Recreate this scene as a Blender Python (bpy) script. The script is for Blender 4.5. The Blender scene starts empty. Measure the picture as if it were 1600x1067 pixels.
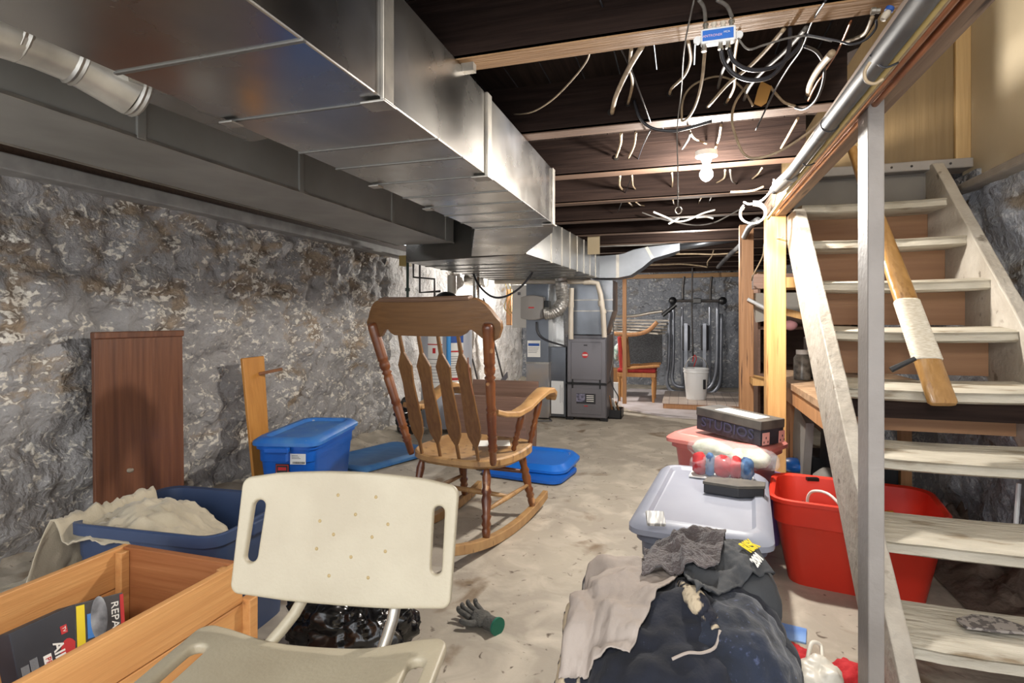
import bpy, bmesh, math, random
from mathutils import Vector, Matrix, noise
from mathutils.bvhtree import BVHTree
R = math.radians
random.seed(7)
SC = bpy.context.scene
COL = SC.collection
# ---------------- camera, world, exposure ----------------
FPX = 870.0; HZ = 500.0; YAW = R(17.18); CH = 1.1
cam_d = bpy.data.cameras.new('camera'); cam = bpy.data.objects.new('camera', cam_d); COL.objects.link(cam)
cam.location = (0, 0, CH); cam.rotation_euler = (R(90), 0, YAW)
cam_d.sensor_width = 36; cam_d.lens = FPX/1600*36; cam_d.shift_y = -(533.5-HZ)/1600
cam_d.clip_start = .05
SC.camera = cam
SC.view_settings.view_transform = 'Standard'; SC.view_settings.look = 'None'
SC.view_settings.gamma = 1; SC.view_settings.exposure = 1.36; SC.view_settings.use_curve_mapping = False
SC.cycles.use_denoising = True
SC.cycles.max_bounces = 7; SC.cycles.diffuse_bounces = 4
w = bpy.data.worlds.new('world'); SC.world = w; w.use_nodes = True
w.node_tree.nodes['Background'].inputs[0].default_value = (.93, .96, 1, 1)
w.node_tree.nodes['Background'].inputs[1].default_value = 1.3
BULB_W = 1.0
def point(name, loc, watts, col, r=.04):
    l = bpy.data.lights.new(name, 'POINT'); l.energy = watts; l.color = col; l.shadow_soft_size = r
    o = bpy.data.objects.new(name, l); COL.objects.link(o); o.location = loc; return o
WARM = (1, .94, .84); NEUT = (1, .95, .88)
point('bulb_light', (.10, 2.78, 1.72), 52, NEUT)
point('furnace_bulb_light', (-1.9, 7.25, 1.70), 62, NEUT)
point('upstairs_bulb_light', (1.0, 1.3, 2.75), 13, WARM, .1)
point('rear_fill_light', (-.15, -.55, 1.78), 34, NEUT, .12)  # unseen fill lamp added behind the camera to lift the foreground
point('bench_fill_light', (.05, 5.3, 1.74), 19, NEUT)  # added fill without a fixture, brightens the rear of the room
# ---------------- geometry helpers ----------------
cs, sn = math.cos(YAW), math.sin(YAW)
def W(x, y, z=None, X=None, Y=None, d=None):
    """the point of the place seen at x, y on the plane z=, X=, Y= or at depth d"""
    s = (x-800)/FPX; t = (HZ-y)/FPX
    dx = -sn+cs*s; dy = cs+sn*s
    if z is not None: d = (z-CH)/t
    elif X is not None: d = X/dx
    elif Y is not None: d = Y/dy
    return Vector((dx*d, dy*d, CH+t*d))
def lin(h):
    h = h.lstrip('#'); o = []
    for i in (0, 2, 4):
        c = int(h[i:i+2], 16)/255
        o.append(c/12.92 if c <= .04045 else ((c+.055)/1.055)**2.4)
    return (*o, 1)
class MB:
    def __init__(s, T=None): s.v = []; s.f = []; s.m = []; s.T = T; s.mi = 0
    def add(s, vs, fs):
        b = len(s.v)
        s.v += [(s.T @ Vector(p)) if s.T else Vector(p) for p in vs]
        s.f += [tuple(b+i for i in f) for f in fs]; s.m += [s.mi]*len(fs); return s
    def box(s, x0, x1, y0, y1, z0, z1):
        return s.add([(x, y, z) for z in (z0, z1) for x, y in ((x0, y0), (x1, y0), (x1, y1), (x0, y1))],
                     [(0, 3, 2, 1), (4, 5, 6, 7), (0, 1, 5, 4), (1, 2, 6, 5), (2, 3, 7, 6), (3, 0, 4, 7)])
    def hexa(s, b4, t4):
        return s.add(list(b4)+list(t4), [(0, 3, 2, 1), (4, 5, 6, 7), (0, 1, 5, 4), (1, 2, 6, 5), (2, 3, 7, 6), (3, 0, 4, 7)])
    def bar(s, p, q, w, h, up=(0, 0, 1)):
        p = Vector(p); q = Vector(q); a = (q-p).normalized(); up = Vector(up)
        sd = a.cross(up)
        if sd.length < 1e-3: sd = a.cross(Vector((0, 1, 0)))
        sd.normalize(); u = sd.cross(a).normalized()
        c = lambda o: [o-sd*w/2-u*h/2, o+sd*w/2-u*h/2, o+sd*w/2+u*h/2, o-sd*w/2+u*h/2]
        return s.hexa(c(p), c(q))
    def loft(s, rings, cap0=True, cap1=True, closed=True):
        n = len(rings[0]); vs = [p for r in rings for p in r]; fs = []
        for i in range(len(rings)-1):
            for j in range(n if closed else n-1):
                k = (j+1) % n; fs.append((i*n+j, i*n+k, (i+1)*n+k, (i+1)*n+j))
        if cap0: fs.append(tuple(reversed(range(n))))
        if cap1: fs.append(tuple((len(rings)-1)*n+j for j in range(n)))
        return s.add(vs, fs)
    def tube(s, path, r, n=8, caps=True, smooth=0):
        P = [Vector(p) for p in path]
        if smooth: P = spline(P, smooth)
        N = len(P); rr = r if isinstance(r, (list, tuple)) else [r]*N
        if len(rr) != N: rr = [rr[min(len(rr)-1, int(i*len(rr)/N))] for i in range(N)]
        rings = []; u = None
        for i in range(N):
            a = (P[min(i+1, N-1)]-P[max(i-1, 0)]).normalized()
            if u is None:
                u = a.orthogonal().normalized()
            else:
                u = (u-a*u.dot(a))
                u = u.normalized() if u.length > 1e-5 else a.orthogonal().normalized()
            v = a.cross(u)
            rings.append([P[i]+(u*math.cos(2*math.pi*k/n)+v*math.sin(2*math.pi*k/n))*rr[i] for k in range(n)])
        return s.loft(rings, caps, caps)
    def lathe(s, prof, p, q, n=16):
        """prof: (t 0..1 along p->q, radius)"""
        p = Vector(p); q = Vector(q); a = (q-p).normalized(); u = a.orthogonal().normalized(); v = a.cross(u)
        return s.loft([[p.lerp(q, t)+(u*math.cos(2*math.pi*k/n)+v*math.sin(2*math.pi*k/n))*r for k in range(n)] for t, r in prof])
    def prism(s, poly, o, u, v, th):
        o = Vector(o); u = Vector(u).normalized(); v = Vector(v).normalized(); nrm = u.cross(v).normalized()
        a = [o+u*x+v*y for x, y in poly]
        return s.loft([a, [p+nrm*th for p in a]])
    def grid(s, nu, nv, f):
        vs = [f(i/nu, j/nv) for j in range(nv+1) for i in range(nu+1)]
        return s.add(vs, [(j*(nu+1)+i, j*(nu+1)+i+1, (j+1)*(nu+1)+i+1, (j+1)*(nu+1)+i) for j in range(nv) for i in range(nu)])
    def ball(s, c, r, nu=20, nv=12, f=None, e=1.0):
        c = Vector(c); r = (r, r, r) if isinstance(r, (int, float)) else r
        sg = lambda x: math.copysign(abs(x)**e, x)
        vs = []
        for j in range(1, nv):
            a = math.pi*j/nv
            for i in range(nu):
                b = 2*math.pi*i/nu
                d = Vector((sg(math.sin(a))*sg(math.cos(b)), sg(math.sin(a))*sg(math.sin(b)), -sg(math.cos(a))))
                vs.append(d)
        vs += [Vector((0, 0, -1)), Vector((0, 0, 1))]
        out = []
        for d in vs:
            p = c+Vector((d.x*r[0], d.y*r[1], d.z*r[2]))
            out.append(p+d*f(p) if f else p)
        fs = []
        for j in range(nv-2):
            for i in range(nu):
                k = (i+1) % nu; fs.append((j*nu+i, j*nu+k, (j+1)*nu+k, (j+1)*nu+i))
        b = (nv-1)*nu
        for i in range(nu):
            k = (i+1) % nu; fs.append((b, k, i)); fs.append(((nv-2)*nu+i, (nv-2)*nu+k, b+1))
        return s.add(out, fs)
    def go(s, name, mat, parent=None, smooth=False, bevel=0, sub=0, solid=0, **tags):
        me = bpy.data.meshes.new(name)
        if parent is None:
            xs = [p.x for p in s.v]; ys = [p.y for p in s.v]
            org = Vector(((min(xs)+max(xs))/2, (min(ys)+max(ys))/2, min(p.z for p in s.v)))
            Mi = Matrix.Translation(-org)
        else:
            org = None; p = parent; M = Matrix.Identity(4)
            while p: M = p.matrix_basis @ M; p = p.parent
            Mi = M.inverted()
        me.from_pydata([Mi @ p for p in s.v], [], s.f)
        mats = mat if isinstance(mat, (list, tuple)) else [mat]
        for m in mats: me.materials.append(m)
        if len(mats) > 1: me.polygons.foreach_set('material_index', s.m)
        if smooth: me.polygons.foreach_set('use_smooth', [True]*len(s.f))
        bm = bmesh.new(); bm.from_mesh(me); bmesh.ops.recalc_face_normals(bm, faces=bm.faces); bm.to_mesh(me); bm.free()
        if smooth == 'auto':
            for e_ in (): pass
            me.set_sharp_from_angle(angle=R(38))
        o = bpy.data.objects.new(name, me); COL.objects.link(o)
        if org is not None: o.location = org
        if parent: o.parent = parent
        if solid: m = o.modifiers.new('s', 'SOLIDIFY'); m.thickness = solid; m.offset = 0
        if bevel: m = o.modifiers.new('b', 'BEVEL'); m.width = bevel; m.segments = 2; m.limit_method = 'ANGLE'
        if sub: m = o.modifiers.new('u', 'SUBSURF'); m.levels = sub; m.render_levels = sub
        tag(o, **tags); return o
def tag(o, label=None, cat=None, group=None, kind=None):
    for k, v in (('label', label), ('category', cat), ('group', group), ('kind', kind)):
        if v: o[k] = v
    return o
def thing(name, loc, label, cat, rz=0, group=None):
    o = bpy.data.objects.new(name, None); COL.objects.link(o); o.location = loc; o.rotation_euler = (0, 0, rz)
    o.empty_display_size = .05
    return tag(o, label, cat, group)
def spline(P, k):
    if len(P) < 3: return P
    out = []
    for i in range(len(P)-1):
        a = P[max(i-1, 0)]; b = P[i]; c = P[i+1]; d = P[min(i+2, len(P)-1)]
        for j in range(k):
            t = j/k
            out.append(.5*((2*b)+(c-a)*t+(2*a-5*b+4*c-d)*t*t+(3*b-a-3*c+d)*t**3))
    out.append(P[-1]); return out
def TR(loc, rz=0, rx=0, ry=0):
    return Matrix.Translation(loc) @ Matrix.Rotation(rz, 4, 'Z') @ Matrix.Rotation(rx, 4, 'X') @ Matrix.Rotation(ry, 4, 'Y')
def rrect(hx, hy, r, z, k=4, cx=0, cy=0):
    pts = []
    for sx, sy, a0 in ((1, 1, 0), (-1, 1, 90), (-1, -1, 180), (1, -1, 270)):
        for i in range(k+1):
            a = R(a0+90*i/k); pts.append((cx+sx*(hx-r)+r*math.cos(a), cy+sy*(hy-r)+r*math.sin(a), z))
    return pts
def fbm(p, o=4, h=.6): return noise.fractal(p, h, 2.1, o)
# ---------------- materials ----------------
def mat(name, c1, c2=None, rough=.6, metal=0, scale=6, stretch=(1, 1, 1), lo=.35, hi=.65, bump=0, bscale=60, bstretch=(1, 1, 1),
        c3=None, s3=25, t3=(.6, .68), trans=0, alpha=1, emit=0, spec=.5, coat=0, rvar=0, dist=0, sheen=0, detail=5):
    m = bpy.data.materials.new(name); m.use_nodes = True; nt = m.node_tree; N = nt.nodes; L = nt.links
    b = N['Principled BSDF']; b.inputs['Roughness'].default_value = rough; b.inputs['Metallic'].default_value = metal
    b.inputs['Specular IOR Level'].default_value = spec
    if coat: b.inputs['Coat Weight'].default_value = coat; b.inputs['Coat Roughness'].default_value = .15
    if sheen: b.inputs['Sheen Weight'].default_value = sheen
    if trans: b.inputs['Transmission Weight'].default_value = trans; b.inputs['IOR'].default_value = 1.2
    b.inputs['Alpha'].default_value = alpha
    c1 = lin(c1); b.inputs['Base Color'].default_value = c1
    tc = N.new('ShaderNodeTexCoord')
    def nz(sc, st, det=5, ds=0):
        mp = N.new('ShaderNodeMapping'); mp.inputs['Scale'].default_value = st; L.new(tc.outputs['Object'], mp.inputs[0])
        n = N.new('ShaderNodeTexNoise'); n.inputs['Scale'].default_value = sc; n.inputs['Detail'].default_value = det
        n.inputs['Distortion'].default_value = ds; L.new(mp.outputs[0], n.inputs['Vector']); return n
    def rng(sock, a, bb, c=0, d=1):
        r = N.new('ShaderNodeMapRange'); r.inputs[1].default_value = a; r.inputs[2].default_value = bb
        r.inputs[3].default_value = c; r.inputs[4].default_value = d; L.new(sock, r.inputs[0]); return r.outputs[0]
    def mix(f, a, bb):
        x = N.new('ShaderNodeMix'); x.data_type = 'RGBA'; L.new(f, x.inputs[0])
        for i, v in ((6, a), (7, bb)):
            if isinstance(v, tuple): x.inputs[i].default_value = v
            else: L.new(v, x.inputs[i])
        return x.outputs[2]
    cur = c1
    if c2:
        n = nz(scale, stretch, detail, dist); cur = mix(rng(n.outputs[0], lo, hi), c1, lin(c2))
        if rvar: L.new(rng(n.outputs[0], .3, .7, rough-rvar, rough+rvar), b.inputs['Roughness'])
    if c3:
        n3 = nz(s3, stretch if c2 and stretch != (1, 1, 1) else (1, 1, 1), 6); cur = mix(rng(n3.outputs[0], *t3), cur, lin(c3))
    if not isinstance(cur, tuple): L.new(cur, b.inputs['Base Color'])
    if bump:
        nb = nz(bscale, bstretch, 5); bp = N.new('ShaderNodeBump'); bp.inputs['Strength'].default_value = bump
        bp.inputs['Distance'].default_value = .01; L.new(nb.outputs[0], bp.inputs['Height']); L.new(bp.outputs[0], b.inputs['Normal'])
    if emit: b.inputs['Emission Color'].default_value = c1; b.inputs['Emission Strength'].default_value = emit
    m['h'] = 1
    return m, (nz, rng, mix, b, nt)
def M_(*a, **k): return mat(*a, **k)[0]
def wood(name, c1, c2, ax='z', sc=3, rough=.55, **k):
    st = {'x': (.7, 14, 14), 'y': (14, .7, 14), 'z': (14, 14, .7)}[ax]
    k.setdefault('bump', .25)
    return M_(name, c1, c2, rough=rough, scale=sc, stretch=st, dist=.6, bscale=sc*2, bstretch=st, lo=.3, hi=.7, **k)
def stone(name, paint, paint2, tan, white, darkc, tan_amt=.5):
    m, (nz, rng, mix, b, nt) = mat(name, paint, paint2, rough=.62, scale=2.2, lo=.3, hi=.7)
    N = nt.nodes; L = nt.links
    base = b.inputs['Base Color'].links[0].from_socket
    n1 = nz(2.6, (1, 1, 1.7), 12, .7); n2 = nz(30, (1, 1, 1.3), 10, .8); n3 = nz(1.1, (1, 1, 1), 6, .5); n4 = nz(7, (1, .8, 1.8), 11, .9)
    def add(a, b_, k=1.0):
        x = N.new('ShaderNodeMath'); x.operation = 'MULTIPLY_ADD'; L.new(b_, x.inputs[0]); x.inputs[1].default_value = k; L.new(a, x.inputs[2]); return x.outputs[0]
    base = mix(rng(n4.outputs[0], .3, .7), base, mix(rng(n2.outputs[0], .3, .7), lin(paint), lin(paint2)))
    zc = N.new('ShaderNodeSeparateXYZ'); tc = [n for n in N if n.type == 'TEX_COORD'][0]; L.new(tc.outputs['Object'], zc.inputs[0])
    # exposed stone is commoner high on the wall, fresh paint low down
    zt = rng(zc.outputs[2], .2, 1.7, -.07, .09)
    q1 = add(add(n1.outputs[0], zt), n2.outputs[0], .22)
    f1 = rng(q1, .71-.1*tan_amt, .80-.1*tan_amt)
    c = mix(f1, base, mix(rng(n4.outputs[0], .35, .62), lin(tan), lin(darkc)))
    q2 = add(add(n2.outputs[0], n4.outputs[0], .75), n1.outputs[0], .25)
    c = mix(rng(q2, 1.07, 1.17), c, lin(white))
    nd = nz(5, (1, .8, 2.4), 11, 1.0)
    c = mix(rng(add(nd.outputs[0], n2.outputs[0], .2), .45, .36), c, lin(darkc))
    L.new(c, b.inputs['Base Color'])
    nb = nz(13, (1, 1, 1), 12, .8); nb2 = nz(60, (1, 1, 1), 8)
    a2 = N.new('ShaderNodeMath'); a2.operation = 'MULTIPLY_ADD'; L.new(nb2.outputs[0], a2.inputs[0]); a2.inputs[1].default_value = .3; L.new(nb.outputs[0], a2.inputs[2])
    bp = N.new('ShaderNodeBump'); bp.inputs['Strength'].default_value = .9; bp.inputs['Distance'].default_value = .035
    L.new(a2.outputs[0], bp.inputs['Height']); L.new(bp.outputs[0], b.inputs['Normal'])
    L.new(rng(nb.outputs[0], .3, .7, .45, .75), b.inputs['Roughness'])
    return m
STONE_G = stone('grey_stone', '#8e8b89', '#a5a2a0', '#a8957e', '#e0d9cc', '#6b6056', .55)
STONE_W = stone('white_stone', '#e4e1de', '#d6d3d1', '#c2ae96', '#f4f2ee', '#8a7a6c', -.5)
STONE_B = stone('blue_grey_stone', '#6c7078', '#868a92', '#7d766e', '#a8a9ab', '#33343a', .0)
STONE_R = stone('pale_painted_stone', '#a2a6b0', '#b4b8c0', '#8d8274', '#c9ccd0', '#6a625a', -.1)
def floor_mat():
    m, (nz, rng, mix, b, nt) = mat('concrete_floor', '#978e82', '#b1a898', rough=.62, scale=1.1, lo=.3, hi=.7)
    L = nt.links; base = b.inputs['Base Color'].links[0].from_socket
    c = mix(rng(nz(5, (1, 1, 1), 8, .8).outputs[0], .46, .76), base, lin('#c8beae'))
    c = mix(rng(nz(2.6, (1, 1, 1), 7, .9).outputs[0], .60, .70), c, lin('#7c6b57'))
    c = mix(rng(nz(22, (1, 1, 1), 9, .9).outputs[0], .64, .72), c, lin('#5a4e42'))
    L.new(c, b.inputs['Base Color'])
    bp = nt.nodes.new('ShaderNodeBump'); bp.inputs['Strength'].default_value = .35; bp.inputs['Distance'].default_value = .01
    L.new(nz(30, (1, 1, 1), 10).outputs[0], bp.inputs['Height']); L.new(bp.outputs[0], b.inputs['Normal'])
    return m
FLOOR = floor_mat()
PALE_FLOOR = M_('pale_patch', '#cdc6c8', '#b0a6a4', rough=.6, scale=4, bump=.2)
DARKW = wood('dark_joist_wood', '#1f1613', '#30241f', 'x', 4, .8, spec=.12)
DARKW_Y = wood('dark_plank_wood', '#1c1512', '#2a211c', 'y', 4, .8, spec=.12)
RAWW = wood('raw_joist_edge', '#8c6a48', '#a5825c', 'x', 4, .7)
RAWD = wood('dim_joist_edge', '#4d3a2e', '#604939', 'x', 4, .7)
BEAMW = wood('beam_wood', '#6a5444', '#8a7460', 'y', 3, .75, c3='#3c2e26', s3=3)
PINE = wood('pine', '#c9975a', '#dcae70', 'z', 3, .55, c3='#8a5a30', s3=2.4, t3=(.66, .72))
PINE2 = wood('knotty_pine', '#a5764e', '#bd8c60', 'z', 3, .55, c3='#5e3c24', s3=3, t3=(.62, .7))
CHESTW = wood('chest_pine', '#bf8650', '#d29d63', 'y', 2.5, .45, c3='#8f5a34', s3=1.6, t3=(.62, .75))
CHESTX = wood('chest_pine_end', '#8e5632', '#a06840', 'x', 2.5, .45)
PLY = wood('plywood', '#8d6547', '#a27a57', 'x', 1.6, .6)
PLYB = M_('beige_board', '#c2b49a', '#b4a68c', rough=.7, scale=2, bump=.08, bscale=90)
PLYY = wood('yellowed_ply', '#806a48', '#735e3e', 'z', 1.5, .6, c3='#6a4a28', s3=3, t3=(.68, .74))
PAINT = M_('worn_cream_paint', '#a8a196', '#989084', rough=.55, scale=7, c3='#6f675c', s3=12, t3=(.64, .7), bump=.5, bscale=35)
PAINT_T = M_('tread_paint', '#b5ae9f', '#a19a8b', rough=.6, scale=9, stretch=(.5, 2, 2), c3='#7a6c58', s3=9, t3=(.6, .68), bump=.9, bscale=20, bstretch=(.6, 3, 3))
PAINT_G = M_('grey_post_paint', '#827c77', '#918b86', rough=.5, scale=5, bump=.15)
GALV = M_('galvanised_steel', '#bdbab4', '#a4a19c', rough=.28, metal=1, scale=3, rvar=.1, c3='#7c8aa6', s3=1.1, t3=(.55, .85), bump=.04, bscale=6)
GALV_D = M_('dull_galvanised_steel', '#9a9892', '#86847e', rough=.5, metal=.3, scale=2.2, rvar=.08, bump=.05, bscale=5)
GALV_T = M_('trunk_galvanised_steel', '#8e8c88', '#787672', rough=.3, metal=1, scale=3, rvar=.08)
GALV_X = M_('dark_seam_steel', '#7c7a75', rough=.45, metal=.7)  # steel of a darker tone for the duct seams
GALV_S = M_('seam_steel', '#b5b0a6', '#94908a', rough=.4, metal=.8, scale=12)
GREYM = M_('grey_painted_metal', '#77757a', '#6e6c70', rough=.38, metal=.35, scale=2)
GREYD = M_('grey_trim_metal', '#5f5e63', rough=.4, metal=.3)
BLACK = M_('black_plastic', '#18181a', rough=.4)
BLACKR = M_('black_rubber', '#151517', '#232327', rough=.6, scale=20)
PVC = M_('cream_pvc', '#cdc3b4', '#bfb5a5', rough=.4, scale=6)
WHITE = M_('white_paint', '#e2e0dc', '#d4d2ce', rough=.5, scale=5)
WHITEP = M_('white_plastic', '#dfe0e0', rough=.4)
COPPER = M_('copper', '#b07a58', '#8a5c42', rough=.35, metal=.9, scale=8, c3='#6b8a78', s3=5, t3=(.68, .75))
IRON = M_('black_iron', '#3a3838', '#4c4744', rough=.5, metal=.4, scale=20)
PIPEB = M_('dark_drain_pipe', '#3b3c40', '#5c5b5a', rough=.5, metal=.3, scale=6)
CREAMC = M_('cream_cable_sheath', '#a89478', '#8c7a62', rough=.6, scale=30)
WHITEC = M_('white_cable_sheath', '#d6d2ca', rough=.5)
GREYC = M_('grey_cable_sheath', '#6c6863', '#55514d', rough=.6, scale=30)
BLACKC = M_('black_cable_sheath', '#26262b', rough=.45)
YELC = M_('yellow_cable_sheath', '#c7b476', '#b29d62', rough=.5, scale=10)
CHAIRW = wood('rocker_wood', '#5c3c20', '#70502e', 'z', 5, .4, coat=.2, bump=.1)
CHAIRR = M_('turned_rocker_wood', '#74431f', '#5a301a', rough=.35, scale=8, coat=.3, c3='#b08358', s3=14, t3=(.62, .7))
CHAIRL = M_('worn_rocker_wood', '#a98558', '#957048', rough=.45, scale=6, stretch=(3, 3, 1), c3='#6a4c30', s3=10, t3=(.6, .7))
SHOWER = M_('ivory_plastic', '#aca38e', '#a19782', rough=.45, scale=5, c3='#b09f7c', s3=3.3, t3=(.64, .76), bump=.12, bscale=140)
ALU = M_('brushed_aluminium', '#b7b2a8', rough=.35, metal=.85)
BLUE = M_('blue_plastic', '#0f5fc0', '#0c55b0', rough=.38, scale=3)
BLUEL = M_('bright_blue_plastic', '#1f74d6', '#1a68c6', rough=.35, scale=3)
BLUED = M_('dusty_blue_plastic', '#2c5f96', '#3d6c9c', rough=.5, scale=6, stretch=(1, 3, 1))
NAVY = M_('navy_plastic', '#31405e', '#3a4968', rough=.42, scale=4)
GREYB = M_('blue_grey_plastic', '#8d919e', '#858997', rough=.42, scale=4)
GREYBD = M_('slate_plastic', '#5e6372', rough=.45)
RED = M_('red_plastic', '#d83a28', '#cf3322', rough=.36, scale=3)
REDI = M_('orange_red_plastic', '#e8452a', rough=.38)
PINK = M_('translucent_pink_plastic', '#c9786f', '#bd6a66', rough=.3, scale=5, alpha=.88)
PURP = M_('purple_plastic', '#8d78c4', rough=.35, alpha=.9)
PAPER = M_('paper', '#e4e2dc', rough=.7)
INK = M_('dark_ink', '#2a2a2e', rough=.7)
REDINK = M_('red_ink', '#b8272a', rough=.6)
BLUEINK = M_('blue_ink', '#27509a', rough=.6)
YELINK = M_('yellow_ink', '#e0c81e', rough=.6)
# text standing on the plane given by T (x right, y up, z out)
def text(body, size, T, m, parent, name='lettering', ext=.0006, sx=1.0, bold=0):
    c = bpy.data.curves.new('t', 'FONT'); c.body = body; c.size = size; c.extrude = ext; c.align_x = 'CENTER'; c.align_y = 'CENTER'; c.offset = bold
    c.resolution_u = 3
    o = bpy.data.objects.new('t', c); COL.objects.link(o)
    dg = bpy.context.evaluated_depsgraph_get(); me = bpy.data.meshes.new_from_object(o.evaluated_get(dg))
    b = MB(T @ Matrix.Diagonal((sx, 1, 1, 1))); b.add([v.co for v in me.vertices], [tuple(p.vertices) for p in me.polygons])
    bpy.data.objects.remove(o); bpy.data.curves.remove(c)
    return b.go(name, m, parent)
def frame(o, u, v):
    u = Vector(u).normalized(); v = Vector(v); v = (v-u*v.dot(u)).normalized(); n = u.cross(v)
    return Matrix(((u.x, v.x, n.x, o[0]), (u.y, v.y, n.y, o[1]), (u.z, v.z, n.z, o[2]), (0, 0, 0, 1)))
def panel2d(outer, holes, T, th, bev, name, m, parent, curve=None, cuts=8, axis=0):
    """flat plate with holes, rounded edges, bent by curve(x, y) -> z offset"""
    c = bpy.data.curves.new('p', 'CURVE'); c.dimensions = '2D'; c.fill_mode = 'BOTH'; c.extrude = th/2-bev; c.bevel_depth = bev; c.bevel_resolution = 2; c.offset = -bev
    for lp in [outer]+holes:
        s = c.splines.new('POLY'); s.points.add(len(lp)-1); s.use_cyclic_u = True
        for i, p in enumerate(lp): s.points[i].co = (p[0], p[1], 0, 1)
    o = bpy.data.objects.new('p', c); COL.objects.link(o)
    dg = bpy.context.evaluated_depsgraph_get(); me = bpy.data.meshes.new_from_object(o.evaluated_get(dg))
    bpy.data.objects.remove(o)
    bm = bmesh.new(); bm.from_mesh(me); bmesh.ops.remove_doubles(bm, verts=bm.verts, dist=1e-5)
    xs = [p[axis] for p in outer]; x0, x1 = min(xs), max(xs)
    for i in range(1, cuts):
        co = [0, 0, 0]; co[axis] = x0+(x1-x0)*i/cuts; no = [0, 0, 0]; no[axis] = 1
        bmesh.ops.bisect_plane(bm, geom=list(bm.verts)+list(bm.edges)+list(bm.faces), plane_co=co, plane_no=no)
    b = MB(T)
    b.add([(v.co.x, v.co.y, v.co.z+(curve(v.co.x, v.co.y) if curve else 0)) for v in bm.verts], [])
    bm.verts.index_update(); b.f = [tuple(v.index for v in f.verts) for f in bm.faces]; b.m = [0]*len(b.f); bm.free()
    return b.go(name, m, parent, smooth='auto')
def rr2(x0, x1, y0, y1, r, k=5):
    return [(p[0], p[1]) for p in rrect((x1-x0)/2, (y1-y0)/2, r, 0, k, (x0+x1)/2, (y0+y1)/2)]
# ================= THE ROOM =================
def wall_grid(name, o, u, L, H, nrm, m, step=.03, amp=.05, label=None, seed=0, z0=0, topfn=None):
    o = Vector(o); u = Vector(u); nrm = Vector(nrm)
    def f(a, b):
        p = o+u*(a*L)+Vector((0, 0, z0+b*(H-z0)))
        q = p+Vector((seed, seed*.3, 0))
        d, _ = noise.voronoi(Vector((q.x*2.3, q.y*2.3, q.z*4.2))+noise.noise_vector(q*2)*.35)
        s = min(1, (d[1]-d[0])*2.2)
        h = (s-.6)*.6+fbm(q*3.2)*.55+fbm(q*14, 4, .7)*.2
        return p+nrm*(amp*h)
    b = MB().grid(int(L/step), int((H-z0)/step), f)
    return b.go(name, m, smooth=True, kind='structure')
wall_grid('wall_left', (-2.78, -1.2, 0), (0, 1, 0), 6.1, 1.80, (1, 0, 0), STONE_G, .022, .07)
wall_grid('wall_left_far', (-2.80, 4.86, 0), (0, 1, 0), 4.9, 1.80, (1, 0, 0), STONE_W, .04, .05, seed=3)
wall_grid('wall_back', (-2.8, 9.70, 0), (1, 0, 0), 4.2, 1.84, (0, -1, 0), STONE_B, .04, .05, seed=5)
wall_grid('wall_right', (1.38, -.6, 0), (0, 1, 0), 4.35, 1.74, (-1, 0, 0), STONE_R, .03, .05, seed=9)
wall_grid('wall_right_far', (1.40, 3.7, 0), (0, 1, 0), 6.1, 1.87, (-1, 0, 0), STONE_B, .05, .04, seed=11)
MB().box(1.45, 1.6, 3.5, 9.9, 0, 2.07).box(1.42, 1.6, 3.40, 3.7, 0, 1.87).box(-3.05, -2.90, -1.2, 9.95, 0, 1.87).box(-2.95, 1.6, 9.80, 9.95, 0, 2.07).box(1.44, 1.6, -.6, 9.9, 0, 1.74).go('wall_core', STONE_B, kind='structure')
# floor
def ff(a, b):
    x = -2.95+4.5*a; y = -1.3+11.2*b
    z = fbm(Vector((x*1.3, y*1.3, 0)))*.006
    edge = max(0, 1-(x+2.78)/.22)
    return Vector((x, y, z+.05*edge*(1+fbm(Vector((x*6, y*6, 2))))))
MB().grid(150, 300, ff).go('floor', FLOOR, smooth=True, kind='structure')
sl = [W(950, 622, z=.012), W(985, 640, z=.012), W(1040, 650, z=.012), W(1110, 655, z=.012), W(1180, 664, z=.012), W(1200, 615, z=.012), W(985, 607, z=.012)]
MB().prism([(p.x, p.y) for p in sl], (0, 0, -.02), (1, 0, 0), (0, 1, 0), .034).go('floor_pale_patch', PALE_FLOOR, kind='structure')  # thin paler patch laid over the rear floor
# ceiling planks above the joists
b = MB()
x = -2.9
while x < .5:
    b.box(x, x+.135, -.9, 9.8, 2.07, 2.10); x += .14
while x < 1.5:
    b.box(x, x+.135, 3.60, 9.8, 2.07, 2.10); x += .14
b.go('ceiling', DARKW_Y, kind='structure')
JW = .08; JZ = 1.87; JN = lambda k: 1.527+.70*k
ordn = ['nearest', 'second', 'third', 'fourth', 'fifth', 'sixth', 'seventh', 'eighth', 'ninth', 'tenth', 'eleventh', 'twelfth']
for k in range(12):
    y = JN(k); x1 = .55 if y < 3.6 else 1.40
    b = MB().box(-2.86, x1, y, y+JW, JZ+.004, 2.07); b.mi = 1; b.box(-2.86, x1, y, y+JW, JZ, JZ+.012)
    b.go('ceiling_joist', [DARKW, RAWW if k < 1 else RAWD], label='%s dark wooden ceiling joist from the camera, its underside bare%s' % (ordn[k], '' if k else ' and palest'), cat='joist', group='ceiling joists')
for y in (-.7, .1, .85):
    MB().box(-2.86, .55, y, y+JW, JZ, 2.07).go('ceiling_joist_behind', DARKW, kind='structure')
# sill on the left wall
b = MB(); b.box(-2.86, -2.685, -1.2, 9.7, 1.725, 1.795); b.go('trim_1', M_('grey_sill_paint', '#a3a09b', '#8c8985', rough=.6, scale=9), kind='structure', bevel=.006)
MB().box(-2.86, -2.76, -1.2, 9.7, 1.796, 1.872).go('trim_2', RAWD, kind='structure')
MB().box(-1.2, 1.4, 9.62, 9.7, 1.80, 1.868).go('trim_3', RAWW, kind='structure')
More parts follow.
